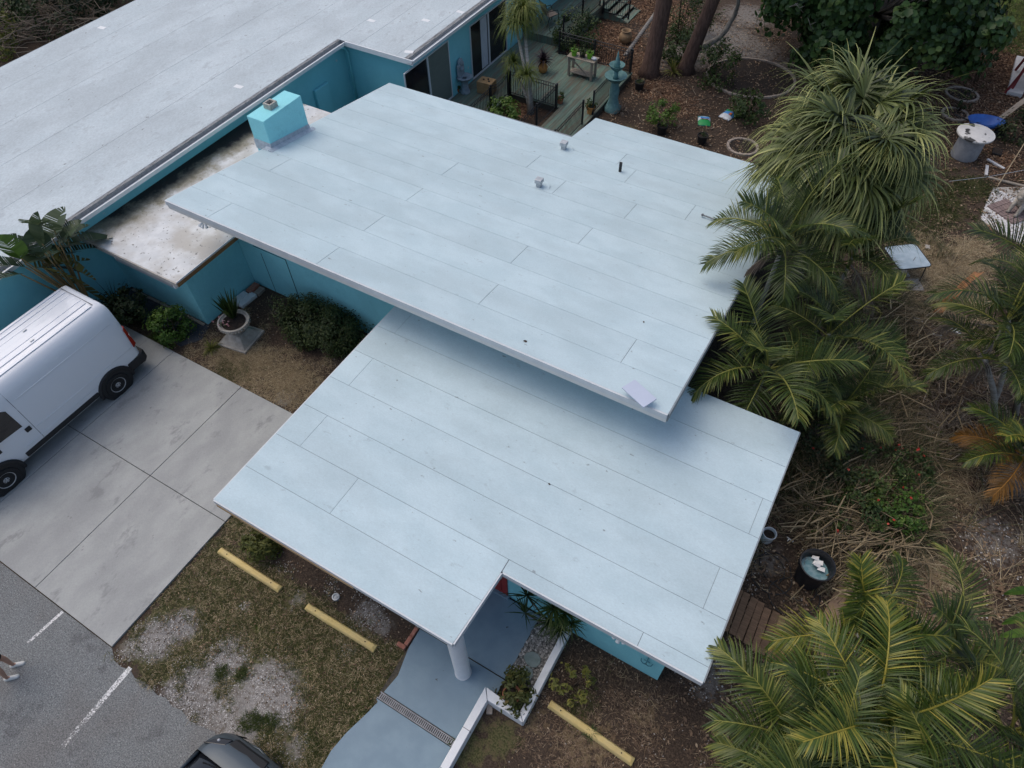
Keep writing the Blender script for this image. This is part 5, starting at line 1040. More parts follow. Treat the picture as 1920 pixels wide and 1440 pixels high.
# urn on pedestal with snake plants and pink flowers
ur_ = thing('garden_urn', 'cast stone urn on a square pedestal in the brown bed', 'urn', (-13.85, 7.62, 0), R(8))
u = .48; MB().hexa([(-u, -u, -.02), (u, -u, -.02), (u, u, -.02), (-u, u, -.02)], [(-u, -u, .07), (u, -u, .07), (u, u, .07), (-u, u, .07)]).build('plinth', 'cast_stone', ur_, bevel=.012)
MB().hexa([(-.42, -.42, .07), (.42, -.42, .07), (.42, .42, .07), (-.42, .42, .07)], [(-.2, -.2, .34), (.2, -.2, .34), (.2, .2, .34), (-.2, .2, .34)]).build('pedestal', 'cast_stone', ur_, bevel=.01)
MB().lathe([(.13, .33), (.12, .4), (.2, .46), (.33, .54), (.40, .64), (.42, .70), (.45, .72), (.45, .77), (.40, .78), (.38, .74), (.34, .72)], 32, cap=False).build('bowl', 'cast_stone', ur_, auto=35)
fl_ = MB()
for k in range(30): a = k * math.pi / 15; fl_.sphere((.435 * math.cos(a), .435 * math.sin(a), .69), .034, 6, 4, (1, 1, 1))
fl_.build('rim_beading', 'cast_stone', ur_, smooth=True)
MB().lathe([(.36, .715), (.2, .73), (.001, .735)], 20).build('soil', 'soil_dark', ur_)
sn = thing('snake_plant', 'upright green sword leaves growing in the urn', 'plant', (-13.95, 7.72, .73)); link('leaves', npmesh('leaves', *spray(70, .68, .05, .05, 500, spread=.5, ns=4, start=.16, zoff=-.1, taper=(.8, 1, .8, .05))), 'leaf_mid', sn)
shrub('pink_flowers', 'small pink flowers at the lip of the urn', (-13.98, 7.38, .72), (.11, .09, .05), 8, 60, .04, 'leaf_mid', 501, 'flowers', lift=.05, stems=0, flowers=('petal_pink', 14, .05))
# blocks stacked in the corner
for k, (x, y, z, sx, sy, sz, m_, lb) in enumerate(((-15.0, 8.75, 0, .12, .3, .14, 'stone_white', 'pale concrete block nearest the annex wall'), (-14.78, 8.85, 0, .12, .3, .12, 'stone_white', 'pale concrete block on the outer side of the corner pile'), (-14.95, 9.3, 0, .1, .2, .16, 'brick_red', 'reddish brick block tucked in the wall corner'), (-14.72, 9.33, 0, .1, .16, .1, 'paver_tan', 'tan brick beside the reddish corner block'))):
    o = MB().box(-sx, sx, -sy, sy, 0, sz).build('corner_block', m_, bevel=.01); o.location = (x, y, z); o.rotation_euler = (0, 0, .06 * k - .1); tag(o, lb, 'block')
o = MB().prism([(-18.35, 6.75), (-15.2, 6.5), (-14.85, 7.0), (-15.05, 7.52), (-18.4, 7.52)], -.02, .02).build('weed_cloth', mat('cloth_grey', (.035, .04, .05), (.055, .06, .07), scale=8, rough=.95)); tag(o, 'dark grey weed cloth strip along the foot of the annex', 'ground cloth')
for k, (x0, x1) in enumerate(((-18.3, -17.1), (-17.05, -16.1), (-15.9, -15.2))): tag(MB().box(x0, x1, 7.42, 7.5, 0, .06).build('edging_board', 'wood_old'), ('long edging board at the inner annex corner', 'edging board in the middle of the annex foot', 'short edging board at the outer annex corner')[k], 'board')
# flat pale panel on an arm at the roof corner
pn = thing('roof_panel', 'flat pale lavender panel mounted at the upper roof corner', 'panel', (-2.08, 8.275, UZ(-2, 8.3)), math.atan2(-.24, .57))
q = MB(); q.m = Matrix.Translation((0, 0, .17)) @ Matrix.Rotation(-.05, 4, 'X'); q.box(-.31, .31, -.18, .18, 0, .03); q.build('face', mat('panel_lavender', (.47, .52, .63), (.50, .55, .66), scale=2, rough=.35), pn, bevel=.006)
q = MB(); q.tube([(0, .05, -.02), (0, .03, .17)], .025, 8); q.box(-.1, .1, -.02, .12, -.005, .012); q.build('mount', 'metal_grey', pn)
# round cleanout cap in the lawn
p = gp(630, 1120); t = thing('cleanout_cap', 'round grey pipe cap set in the ground under the roof edge', 'pipe cap', (p.x, p.y, 0)); MB().lathe([(.085, -.02), (.085, .04), (.06, .045), (.055, .02), (.03, .02), (.03, .04), (.001, .042)], 18).build('cap', 'metal_grey', t, auto=40)

# ---- right side yard
bk = thing('white_bucket', 'white plastic bucket of dirty water beside the lower roof', 'bucket', at(1436, 1012)); MB().lathe([(.12, 0), (.15, .32), (.16, .32), (.16, .35), (.145, .35), (.135, .3), (.11, .02)], 20, cap=False).build('pail', 'white_paint', bk, auto=40)
MB().lathe([(.14, .26), (.07, .262), (.001, .263)], 16).build('contents', 'soil_dark', bk); MB().tube([(-.15, 0, .3), (-.1, -.14, .22), (.1, -.14, .22), (.15, 0, .3)], .006, 5).build('handle', 'metal_grey', bk)
cn = thing('trash_can', 'large black bin holding crumpled paper', 'bin', at(1512, 1085)); mat('can_black', (.013, .015, .019), (.022, .024, .03), scale=8, rough=.45)
MB().lathe([(.27, 0), (.34, .72), (.37, .73), (.375, .78), (.35, .785), (.33, .72), (.26, .05)], 28, cap=False).build('bin', 'can_black', cn, auto=40)
MB().lathe([(.31, .5), (.15, .53), (.001, .52)], 18).build('rubbish', mat('rubbish_blue', (.12, .26, .30), (.25, .38, .42), scale=9, rough=.7), cn)
r = random.Random(3); pa = MB()
for k in range(5): a, b0 = r.uniform(-.15, .15), r.uniform(-.05, .2); pa.add([(a, b0, .56 + .03 * k), (a + .17, b0 + .03, .60), (a + .15, b0 + .13, .62), (a + .02, b0 + .11, .585)], [(0, 1, 2, 3)])
pa.build('paper', 'lamp_white', cn)
for s in (-1, 1): MB().box(s * .33 - .03, s * .33 + .03, -.08, .08, .55, .62).build('handle', 'can_black', cn, bevel=.01)
hs = thing('garden_hose', 'black hose coiled loosely beside the bin', 'hose', at(1450, 1090)); pts = []
for k in range(90):
    a = k * .23; rr = .38 + .12 * math.sin(k * .37); pts.append((rr * math.cos(a) * 1.2 + .012 * k - .35, rr * math.sin(a) * 1.1 + .25 * math.sin(k * .05), .015 + .008 * math.sin(k * .9) ** 2))
MB().tube(pts, .013, 6).build('tube', 'black_plastic', hs, smooth=True)
hn = thing('hose_nozzle', 'white hose nozzle lying on bare soil near the bucket', 'nozzle', at(1480, 1012)); MB().tube([(-.07, .03, .03), (0, 0, .03), (.09, -.03, .04)], [.012, .016, .024], 8).build('barrel', 'lamp_white', hn, smooth=True); MB().tube([(-.02, 0, .03), (-.03, -.07, .03)], .012, 6).build('grip', 'lamp_white', hn)
mat('board_brown', (.17, .105, .065), (.24, .15, .095), scale=4, rough=.85, stretch=(1, 8, 8), var=.2)
for k in range(8):
    o = MB().box(-.075, .075, -.52, .52, 0, .025).build('board', 'board_brown', bevel=.005); o.location = (1.28 + .168 * k, 6.95 - .02 * k + random.uniform(-.04, .04), .02); o.rotation_euler = (0, 0, .02 * math.sin(k * 2.2))
    tag(o, 'board %s' % ('nearest the lower roof edge in the row of brown boards', 'second from the lower roof edge in the brown row', 'third from the lower roof edge in the brown row', 'fourth from the lower roof edge in the brown row', 'fourth from the right in the brown row under palms', 'third from the right in the brown row under palms', 'second from the right in the brown row under palms', 'farthest from the roof in the brown row under palms')[k], 'board', 'brown boards lying under the palms')
pp_ = [(1672, 830), (1655, 880), (1635, 930), (1625, 985), (1612, 1040), (1590, 1100), (1560, 1160), (1540, 1240), (1520, 1330), (1510, 1420)]
mat('kraft', (.25, .175, .12), (.31, .22, .155), scale=5, rough=.9, bump=.01, bscale=8)
secs = []
for i, (x, y) in enumerate(pp_):
    c = gp(x, y); wd_ = .19 + random.uniform(-.03, .03); secs.append([(c.x - wd_, c.y + .03, .02 + random.uniform(0, .02)), (c.x, c.y, .035 + random.uniform(0, .02)), (c.x + wd_, c.y - .03, .02 + random.uniform(0, .02))])
o = MB().loft(secs, cap=False).build('paper_path', 'kraft', smooth=True); md = o.modifiers.new('solid', 'SOLIDIFY'); md.thickness = .008; tag(o, 'brown paper strip laid as a path through the dry canes', 'path')
# glass table and slabs near the fan palm
gt_ = thing('glass_table', 'square glass patio table with black rim under the fan palm', 'table', (2.25, 19.75, 0), R(38)); pl = []
for cx, cy, a0 in ((.4, .4, 0), (-.4, .4, 90), (-.4, -.4, 180), (.4, -.4, 270)):
    for k in range(5): a = R(a0 + 22.5 * k); pl.append((cx + .12 * math.cos(a), cy + .12 * math.sin(a)))
MB().prism(pl, .70, .712).build('glass_top', mat('table_glass', (.36, .45, .50), (.46, .55, .60), scale=4, rough=.15, spec=.6), gt_)
MB().tube([(x, y, .698) for x, y in pl] + [(*pl[0], .698)], .02, 6).build('rim', 'black_plastic', gt_, smooth=True)
for s in ((1, 1), (1, -1), (-1, 1), (-1, -1)): MB().tube([(s[0] * .42, s[1] * .42, .69), (s[0] * .46, s[1] * .46, 0)], .016, 6).build('leg', 'black_plastic', gt_)
mat('slab_pale', (.34, .32, .29), (.42, .40, .37), scale=6, rough=.9, bump=.004)
for k, (px, py, sx, sy, rz, lb) in enumerate(((1712, 535, .24, .26, .5, 'pale square slab partly under the glass table'), (1688, 512, .22, .2, .5, 'pale slab hidden by the glass table edge'), (1722, 603, .13, .1, .3, 'tan paver among the canes below the table'), (1755, 632, .17, .08, .2, 'white slab fragment by the right-hand palms'), (1790, 622, .16, .09, -.1, 'white slab fragment nearest the right edge palms'), (1738, 465, .07, .09, .2, 'small white stone beside the glass table'))):
    o = MB().box(-sx, sx, -sy, sy, -.01, .045).build('paving_slab', 'slab_pale' if k not in (3, 4) else 'stone_white', bevel=.01); p = gp(px, py); o.location = (p.x, p.y, .004 * k); o.rotation_euler = (0, 0, rz); tag(o, lb, 'slab')
mat('orange_wood', (.30, .13, .05), (.38, .19, .09), scale=4, rough=.7, stretch=(1, 6, 6))
for k, (pts_, lb) in enumerate((([(1835, 512, .5), (1812, 530, .42), (1795, 548, .3), (1778, 565, .15)], 'curved orange palm sheath leaning in the straw'), ([(1776, 563, .12), (1768, 578, .05), (1757, 588, .02)], 'short orange-brown palm sheath at the foot of the leaning one'))):
    P = [gp(*p) for p in pts_]; o = MB().loft([[(p.x - .13, p.y - .06, p.z + .05), (p.x - .05, p.y - .02, p.z), (p.x + .05, p.y + .02, p.z), (p.x + .13, p.y + .06, p.z + .05)] for p in P], cap=False).build('palm_sheath', 'orange_wood', smooth=True); o.modifiers.new('solid', 'SOLIDIFY').thickness = .015; tag(o, lb, 'palm sheath')
# white gravel pad with brick paving and stone lion
o = MB().prism([tuple(gp(x, y)[:2]) for x, y in ((1838, 412), (1880, 440), (1940, 470), (1990, 420), (1960, 350), (1862, 352))], -.01, .012).build('gravel_pad', 'slab_pale'); struct(o)
A_ = [gp(x, y) for x, y in ((1838, 412), (1940, 470), (1862, 352), (1960, 400))]
r0 = np.random.default_rng(5); uu, vv = r0.random(2600), r0.random(2600)
XYp = [(A_[0].x * (1 - a) * (1 - b) + A_[1].x * a * (1 - b) + A_[2].x * (1 - a) * b + A_[3].x * a * b, A_[0].y * (1 - a) * (1 - b) + A_[1].y * a * (1 - b) + A_[2].y * (1 - a) * b + A_[3].y * a * b) for a, b in zip(uu, vv)]
o = link('white_gravel', blobs(2600, lambda r, n: np.array([p[0] for p in XYp]), lambda r, n: np.array([p[1] for p in XYp]), lambda x, y: np.full(len(x), .01), .035, 6), leafmat('pebble_white', (.40, .40, .41), (.58, .58, .59), (.72, .72, .73), trans=0, rough=.8)); tag(o, 'loose white stones around the statue paving', 'gravel', kind='stuff')
pv = thing('brick_paving', 'small mauve brick paving under the stone lion', 'paving', tuple(gp(1895, 400)), R(-35)); pv.location.z = .03; mat('brick_mauve', (.20, .15, .145), (.26, .20, .19), scale=10, rough=.9, var=.15)
for i in range(5):
    for j in range(7): MB().box(-.6 + .22 * i, -.395 + .22 * i, -.45 + .125 * j, -.34 + .125 * j, -.02, .045).build('brick', 'brick_mauve', pv, bevel=.005)
li = thing('stone_lion', 'weathered stone lion statue at the right edge', 'statue', tuple(gp(1908, 398)), R(-120)); li.location.z = .075
body = MB().loft([[(x, w_ * math.cos(a), zc + h_ * math.sin(a)) for a in np.linspace(0, 2 * math.pi, 13)] for x, w_, zc, h_ in ((-.55, .05, .3, .06), (-.5, .16, .28, .2), (-.3, .2, .3, .25), (0, .18, .36, .24), (.2, .22, .45, .28), (.32, .2, .55, .22), (.36, .1, .58, .12))]); body = body.build('body', 'cast_stone', li, smooth=True)
MB().sphere((.42, 0, .78), .19, 14, 10, (1, .95, 1.05)).sphere((.56, 0, .74), .1, 10, 8, (1, .9, .8)).sphere((.40, .15, .93), .05, 8, 6).sphere((.40, -.15, .93), .05, 8, 6).build('head', 'cast_stone', li, smooth=True)
for s in (1, -1):
    MB().tube([(.28, s * .13, .5), (.33, s * .14, .25), (.36, s * .14, .05), (.46, s * .14, .04)], [.08, .07, .06, .05], 8).build('front_leg', 'cast_stone', li, smooth=True); MB().tube([(-.35, s * .14, .28), (-.15, s * .2, .18), (-.3, s * .2, .06), (-.1, s * .2, .05)], [.12, .1, .07, .055], 8).build('hind_leg', 'cast_stone', li, smooth=True)
MB().tube([(-.52, 0, .25), (-.65, .05, .15), (-.55, .2, .06)], [.035, .03, .03], 6).build('tail', 'cast_stone', li, smooth=True)
# ringed beds
def ring(name, label, px, py, rx, ry, n, rz=0):
    t = thing(name, label, 'garden bed', at(px, py), rz)
    MB().prism([(rx * .97 * math.cos(a), ry * .97 * math.sin(a)) for a in np.linspace(0, 2 * math.pi, 40)[:-1]], -.02, .02).build('soil', 'soil_dark', t)
    for k in range(n):
        a = 2 * math.pi * (k + .5) / n; da = math.pi / n * .94; ri = .1
        pl = [((rx + o_) * math.cos(b), (ry + o_) * math.sin(b)) for o_, b in ((ri, a - da), (ri, a + da), (0, a + da), (0, a - da))]
        MB().prism(pl, -.02, .06 + random.uniform(-.008, .01)).build('edging_brick', 'paver_tan', t, bevel=.006)
    return t
ring('oval_bed', 'large oval mulch bed edged with small bricks', 1407, 146, 1.75, 1.55, 56, R(20)); ring('round_bed', 'stone ringed round bed higher in the yard on the right', 1803, 178, .55, .5, 22); ring('round_bed', 'smaller stone ringed bed near the blue wheelbarrow', 1790, 215, .42, .4, 18); ring('round_bed', 'stone ringed bed between the roof corner and fan palm', 1392, 276, .5, .48, 20)
# soil bags
def bag(px, py, rz, cols, label):
    t = thing('soil_bag', label, 'bag', at(px, py), rz); n = 9; me = MB()
    secs = [[(-.32 + .64 * i / n, -.24 + .48 * j / n, .03 + .11 * (math.sin(math.pi * i / n) * math.sin(math.pi * j / n)) ** .5) for j in range(n + 1)] for i in range(n + 1)]
    for k, (c0, c1, nm, m_) in enumerate(cols):
        a, b0 = int(c0 * n), int(c1 * n); MB().loft(secs[a:b0 + 1], cap=False).build(nm, m_, t, smooth=True)
    MB().prism([(-.32, -.24), (.32, -.24), (.32, .24), (-.32, .24)], .0, .03).build('bag_bottom', cols[0][3], t)
    return t
mat('bag_green', (.02, .26, .07), (.03, .30, .09), scale=5, rough=.4); mat('bag_teal', (.03, .22, .26), rough=.4); mat('bag_blue', (.05, .22, .55), (.10, .34, .66), scale=7, rough=.4); mat('bag_white', (.55, .58, .62), (.62, .65, .68), scale=5, rough=.4); mat('bag_orange', (.55, .13, .04), rough=.4)
g1 = bag(1320, 228, R(-70), ((0, .23, 'bag_top', 'bag_teal'), (.23, .6, 'bag_label', 'bag_white'), (.6, 1, 'bag_end', 'bag_green')), 'green, white and teal plastic soil bag lying on the mulch')
MB().box(-.1, .0, -.16, .16, .13, .146).build('print_band', 'bag_blue', g1, bevel=.004); MB().box(.03, .055, -.12, .12, .132, .147).build('print_band', mat('print_red', (.4, .04, .04), rough=.5), g1)
g2 = bag(1365, 217, R(-105), ((0, .3, 'bag_top', 'bag_white'), (.3, .75, 'bag_label', 'bag_blue'), (.75, 1, 'bag_end', 'bag_white')), 'blue and white plastic soil bag leaning on the shrub')
MB().box(-.05, .1, .05, .15, .128, .142).build('print_patch', 'bag_orange', g2, bevel=.01); MB().box(-.22, -.1, -.2, -.02, .1, .124).build('print_patch', 'bag_green', g2, bevel=.01)
for px, py, lb in ((1315, 268, 'black nursery pot near the far roof edge'), (1198, 168, 'black nursery pot below the tree trunks'), (1240, 250, 'black nursery pot holding the pale green shrub')):
    t = pot('nursery_pot', lb, at(px, py), .16, .19, .34, 'pot_black', group='black nursery pots')
    link('sprout', npmesh('sprout', *(lambda v, f, a: (v + np.array([0, 0, .3]), f, a))(*spray(20, .25, .02, .6, px))), 'leaf_mid', t)
# drum table, wheelbarrow, shed
dt = thing('drum_table', 'grey concrete drum with a white round stained top', 'table', at(1806, 292)); mat('drum_grey', (.27, .28, .30), (.34, .35, .37), scale=5, rough=.9, bump=.005)
MB().lathe([(.44, 0), (.46, .05), (.44, .85)], 28).build('drum', 'drum_grey', dt, auto=40)
MB().lathe([(.58, .85), (.63, .88), (.63, .93), (.60, .95), (.001, .952)], 32).build('top', mat('top_stained', (.58, .57, .55), (.66, .65, .63), scale=4, rough=.7, specks=((.05, .05, .05), 2.2, .575)), dt, auto=40)
wb = thing('wheelbarrow', 'blue wheelbarrow parked behind the drum table', 'wheelbarrow', at(1832, 252), R(18)); mat('barrow_blue', (.025, .09, .34), (.03, .12, .42), scale=5, rough=.4)
tr = lambda z, sx, sy, ox=0: [(ox + sx * math.cos(a) * (1.15 if math.cos(a) > 0 else 1), sy * math.sin(a), z) for a in np.linspace(0, 2 * math.pi, 25)[:-1]]
q = MB(); R1, R2, R3 = tr(.62, .62, .38), tr(.60, .58, .35), tr(.32, .36, .22); vs_ = R1 + R2 + R3 + tr(.35, .33, .2); n = 24
q.add(vs_, [(k, (k + 1) % n, n + (k + 1) % n, n + k) for k in range(n)] + [(n + k, n + (k + 1) % n, 3 * n + (k + 1) % n, 3 * n + k) for k in range(n)] + [(k, 2 * n + k, 2 * n + (k + 1) % n, (k + 1) % n) for k in range(n)] + [tuple(range(3 * n, 4 * n)), tuple(range(3 * n - 1, 2 * n - 1, -1))]); q.build('tub', 'barrow_blue', wb, smooth=True)
for s in (1, -1): MB().tube([(.7, s * .08, .2), (.2, s * .18, .3), (-.5, s * .22, .42), (-1.0, s * .28, .55)], .02, 6).build('handle', 'black_plastic', wb); MB().tube([(-.25, s * .2, .34), (-.32, s * .22, 0)], .016, 6).build('leg', 'black_plastic', wb)
wheel(wb, .72, 0, .2, .09, 1)
mat('shed_red', (.16, .025, .03), (.21, .035, .04), scale=5, rough=.75); mat('siding_white', (.48, .48, .49), (.55, .55, .56), scale=5, rough=.8)
sh_ = thing('red_shed', 'dark red garden shed with pale boarding at the right edge', 'shed', (5.6, 34.2, 0))
q0 = gp(1872, 180); 
for k in range(9): MB().box(4.45, 4.49, 32.9 + .0 * k, 36, .15 + .2 * k, .335 + .2 * k).build('siding_board', 'siding_white' if k < 4 else 'shed_red', sh_, world=True)
MB().prism([(4.5, 32.9), (8, 32.9), (8, 36), (4.5, 36)], -.02, 2.0).build('wall', 'shed_red', sh_, world=True)
MB().hexa([(4.0, 32.6, 1.9), (8.2, 32.6, 1.9), (8.2, 36.3, 1.9), (4.0, 36.3, 1.9)], [(4.4, 33, 2.6), (8, 33, 2.6), (8, 36, 2.6), (4.4, 36, 2.6)]).build('roof', 'shed_red', sh_, world=True)
for a, b0 in (((3.85, 32.75, 0), (4.3, 33.1, 2.1)), ((3.95, 34.6, 0), (4.3, 34.6, 2.1)), ((4.0, 32.8, 0), (4.4, 35.6, 1.9))): MB().tube([a, b0], .05, 4).build('post', 'shed_red', sh_, world=True)
wn = MB().box(4.28, 4.32, 33.4, 34.4, 1.25, 1.85).build('window', 'dark_glass', sh_, world=True); MB().box(4.27, 4.335, 33.34, 33.4, 1.2, 1.9).build('frame', 'alu_white', wn, world=True); MB().box(4.27, 4.335, 33.34, 34.46, 1.19, 1.25).build('frame', 'alu_white', wn, world=True)
MB().box(3.9, 4.45, 32.7, 36, -.01, .15).build('floor', 'siding_white', sh_, world=True)
a, b_ = gp(1866, 230, 0), gp(1925, 185, .75); q = MB(); d = (b_ - a).normalized(); s = d.cross(Vector((0, 0, 1))).normalized() * .1; n_ = s.cross(d).normalized() * .02
q.hexa([a - s, b_ - s, b_ + s, a + s], [a - s + n_, b_ - s + n_, b_ + s + n_, a + s + n_]); tag(q.build('leaning_plank', mat('plank_tan', (.34, .28, .22), (.42, .35, .28), scale=4, rough=.85)), 'tan plank leaning on the red shed', 'plank')
for k, (a, b_, lb) in enumerate((((1850, 300), (1882, 318), 'short white board on the ground beside the drum table'), ((1848, 330), (1850, 312), 'white edging board at the corner of the dark bed'), ((1852, 334), (1925, 352), 'grey edging board along the dark bed at the right'))):
    p, q_ = gp(*a), gp(*b_); dd = q_ - p; o = MB().box(-dd.length / 2, dd.length / 2, -.05, .05, 0, .06).build('edging_board', 'siding_white' if k < 2 else 'wood_old', bevel=.006); m_ = (p + q_) / 2; o.location = (m_.x, m_.y, .0); o.rotation_euler = (0, 0, math.atan2(dd.y, dd.x)); tag(o, lb, 'board')
a, b_ = gp(1870, 350), gp(1925, 262, .9); tag(MB().tube([a, b_], .018, 6).build('bamboo_cane', 'cane_tan'), 'slanting bamboo cane at the right edge below the shed', 'cane')
a, b_ = gp(1780, 340, .25), gp(1925, 318, .5); tag(MB().tube([a, a.lerp(b_, .5) - Vector((0, 0, .06)), b_], .008, 5).build('guy_wire', 'metal_grey'), 'thin grey wire running from the fan palm to the right edge', 'wire')
t = thing('plant_tray', 'black plastic tray on the ground beside the dark shrub', 'tray', at(1868, 287)); MB().box(-.16, .16, -.22, .22, 0, .1).build('tray', 'pot_black', t, bevel=.02); MB().box(-.13, .13, -.19, .19, .1, .105).build('soil', 'soil_dark', t)

# ---- courtyard things
pb = thing('potting_bench', 'weathered wooden potting bench on the green deck', 'bench', (-11.6, 25.45, .25)); 
for k in range(4): MB().box(-.62, .62, -.27 + .135 * k, -.145 + .135 * k, .78, .81).build('top_board', 'wood_old', pb, bevel=.004)
for x in (-.52, .5):
    for y in (-.2, .2): MB().box(x - .04, x + .04, y - .04, y + .04, 0, .78).build('leg', 'wood_old', pb)
for k in range(3): MB().box(-.52, .5, -.2 + .14 * k, -.075 + .14 * k, .14, .165).build('shelf_board', 'wood_old', pb)
MB().hexa([(-.5, -.235, .74), (-.42, -.235, .78), (.42, -.235, .2), (.36, -.235, .16)], [(-.5, -.21, .74), (-.42, -.21, .78), (.42, -.21, .2), (.36, -.21, .16)]).build('brace', 'wood_old', pb)
mat('pot_lime', (.16, .42, .03), (.19, .47, .04), scale=4, rough=.45)
for k, (x, m_, lb, sd_) in enumerate(((-.38, 'pot_lime', 'lime green pot at the left end of the potting bench', 600), (-.02, 'pot_black', 'black pot in the middle of the potting bench', 601), (.28, 'pot_lime', 'lime green pot on the right half of the potting bench', 602))):
    t = pot('bench_pot', lb, (-11.6 + x, 25.38 + .05 * k, 1.06), .1, .13, .24, m_, group='pots on the potting bench'); v, f, a = spray(50, .22, .025, .9, sd_, spread=1.3); link('herb', npmesh('herb', v + np.array([0, 0, .2]), f, a), 'leaf_bright' if k != 1 else 'leaf_mid', t)
o = MB().sphere((0, 0, 0), .1, 10, 6, (1.3, .9, .6)).build('crumpled_bag', 'bag_white', smooth=True); o.location = (-11.1, 25.42, 1.12); tag(o, 'crumpled white bag at the end of the potting bench', 'bag')
fo = thing('tiered_fountain', 'tall teal tiered fountain standing behind the deck railing', 'fountain', (-9.55, 24.1, 0)); mat('verdigris', (.09, .20, .21), (.14, .27, .27), scale=7, rough=.8, bump=.008, bscale=20)
MB().lathe([(.34, 0), (.34, .12), (.26, .2), (.17, .5), (.2, .8), (.15, 1.05), (.16, 1.2)], 24).build('pedestal', 'verdigris', fo, auto=50)
for z, r1, nm in ((1.2, .42, 'lower_bowl'), (1.62, .29, 'upper_bowl')):
    MB().lathe([(.1, z), (r1 * .7, z + .06), (r1, z + .19), (r1 * 1.04, z + .23), (r1 * .93, z + .22), (r1 * .6, z + .12), (.05, z + .1)], 24, cap=False).build(nm, 'verdigris', fo, auto=50)
MB().lathe([(.12, 1.3), (.08, 1.45), (.1, 1.65)], 14).build('stem', 'verdigris', fo, smooth=True); MB().lathe([(.1, 1.72), (.13, 1.85), (.08, 2.0), (.05, 2.15), (.025, 2.3), (.005, 2.36)], 14).build('finial', 'verdigris', fo, smooth=True)
wf = thing('wall_fountain', 'ornate grey-blue fountain standing against the house wall', 'fountain', (-15.2, gx(872, 165, -15.2).y, .25)); mat('fountain_grey', (.22, .28, .33), (.32, .38, .42), scale=9, rough=.85, bump=.01, bscale=20)
MB().lathe([(.2, 0), (.2, .08), (.15, .14), (.13, .4), (.17, .5)], 18, (0, 0, 0)).build('pedestal', 'fountain_grey', wf, auto=50); MB().lathe([(.1, .48), (.26, .55), (.33, .66), (.3, .66), (.1, .6)], 22, cap=False).build('basin', 'fountain_grey', wf, auto=50)
MB().prism([(-.2, -.22), (-.13, -.25), (-.13, .25), (-.2, .22)], .5, 1.15).build('back_plate', 'fountain_grey', wf, bevel=.03); MB().sphere((-.15, 0, 1.2), .16, 12, 8, (.5, 1, 1.1)).sphere((-.1, 0, .95), .1, 10, 8).sphere((-.14, .12, 1.1), .07).sphere((-.14, -.12, 1.1), .07).build('carving', 'fountain_grey', wf, smooth=True)
cr_ = thing('wooden_crate', 'brown slatted wooden crate table beside the courtyard gate', 'crate', tuple(gp(913, 172, .25)), R(4)); mat('crate_brown', (.30, .19, .09), (.38, .25, .13), scale=4, rough=.8, stretch=(1, 6, 6))
for k in range(5): MB().box(-.32, .32, -.25 + .1 * k, -.16 + .1 * k, .46, .485).build('slat', 'crate_brown', cr_, bevel=.004)
for s in (1, -1): MB().box(-.32, .32, s * .24 - .015, s * .24 + .015, .02, .45).build('side_panel', 'crate_brown', cr_); MB().box(s * .31 - .015, s * .31 + .015, -.22, .22, .02, .45).build('end_panel', 'crate_brown', cr_)
for (x, y) in ((-.12, 0), (.05, .08), (.15, -.06)): MB().lathe([(.035, 0), (.04, .03), (.03, .035)], 8, (x, y, .486)).build('stone_inlay', 'pot_black', cr_)
lp = thing('clay_lantern', 'orange clay lantern pot holding a dark purple plant', 'pot', tuple(gp(1018, 135, .25))); MB().lathe([(.12, 0), (.17, .05), (.2, .22), (.12, .4), (.1, .46), (.13, .48)], 16).build('body', mat('clay_orange', (.45, .20, .06), (.5, .25, .08), scale=6, rough=.75), lp, auto=50)
v, f, a = spray(90, .5, .05, .7, 610, spread=1.4); link('foliage', npmesh('foliage', v + np.array([0, 0, .45]), f, a), 'leaf_purple', lp)
for (px, py, m_, lb, sz) in ((1050, 193, 'terracotta', 'red clay pot with a small plant at the railing corner', .13), (1107, 212, 'clay_orange', 'orange pot with a bushy plant near the roof notch', .16), (858, 172, 'terracotta', 'small red pot beside the wall fountain', .09)):
    p = gp(px, py, .25); t = pot('patio_pot', lb, tuple(p), sz * .8, sz, sz * 1.8, m_, group='small clay pots on the deck'); v, f, a, c = cloud(8, 150, (sz * 1.2, sz * 1.2, sz), .09, int(px), .5); link('plant', npmesh('plant', v + np.array([0, 0, sz * 2.4]), f, a), 'leaf_mid', t)
t = thing('clay_jar', 'tan clay jar with a flared rim on the chipped yard', 'jar', at(1172, 80)); MB().lathe([(.14, 0), (.25, .1), (.3, .26), (.26, .4), (.17, .47), (.16, .5), (.22, .55), (.19, .56), (.13, .49), (.12, .42)], 22, cap=False).build('body', mat('jar_tan', (.26, .17, .09), (.32, .22, .13), scale=6, rough=.7), t, auto=60); MB().lathe([(.13, .43), (.001, .432)], 12).build('inside', 'soil_dark', t)
rp = thing('rope_edging', 'pale twisted rope-pattern edging along the back path', 'edging', tuple(gp(1172, 105))); a, b_ = gp(1172, 107), gp(1232, 22); n = 26
for k in range(n):
    c = a.lerp(b_, (k + .5) / n) - rp.location; q = MB(); q.m = Matrix.Translation((c.x, c.y, .07)) @ Matrix.Rotation(.75, 4, 'Z'); q.sphere((0, 0, 0), .075, 8, 6, (1.6, .55, .8)); q.build('rope_twist', 'slab_pale', rp, smooth=True)
cs = thing('patio_chair', 'tan sling patio chair on the upper deck', 'chair', tuple(gp(1031, 44, .585)), R(60)); mat('sling_tan', (.32, .24, .18), (.38, .29, .22), scale=20, rough=.85)
MB().loft([[(x, -.25, z), (x, .25, z)] for x, z in ((.25, .45), (.1, .42), (-.2, .40), (-.28, .46), (-.36, .75), (-.42, 1.0))], cap=False).build('sling_seat', 'sling_tan', cs, smooth=True)
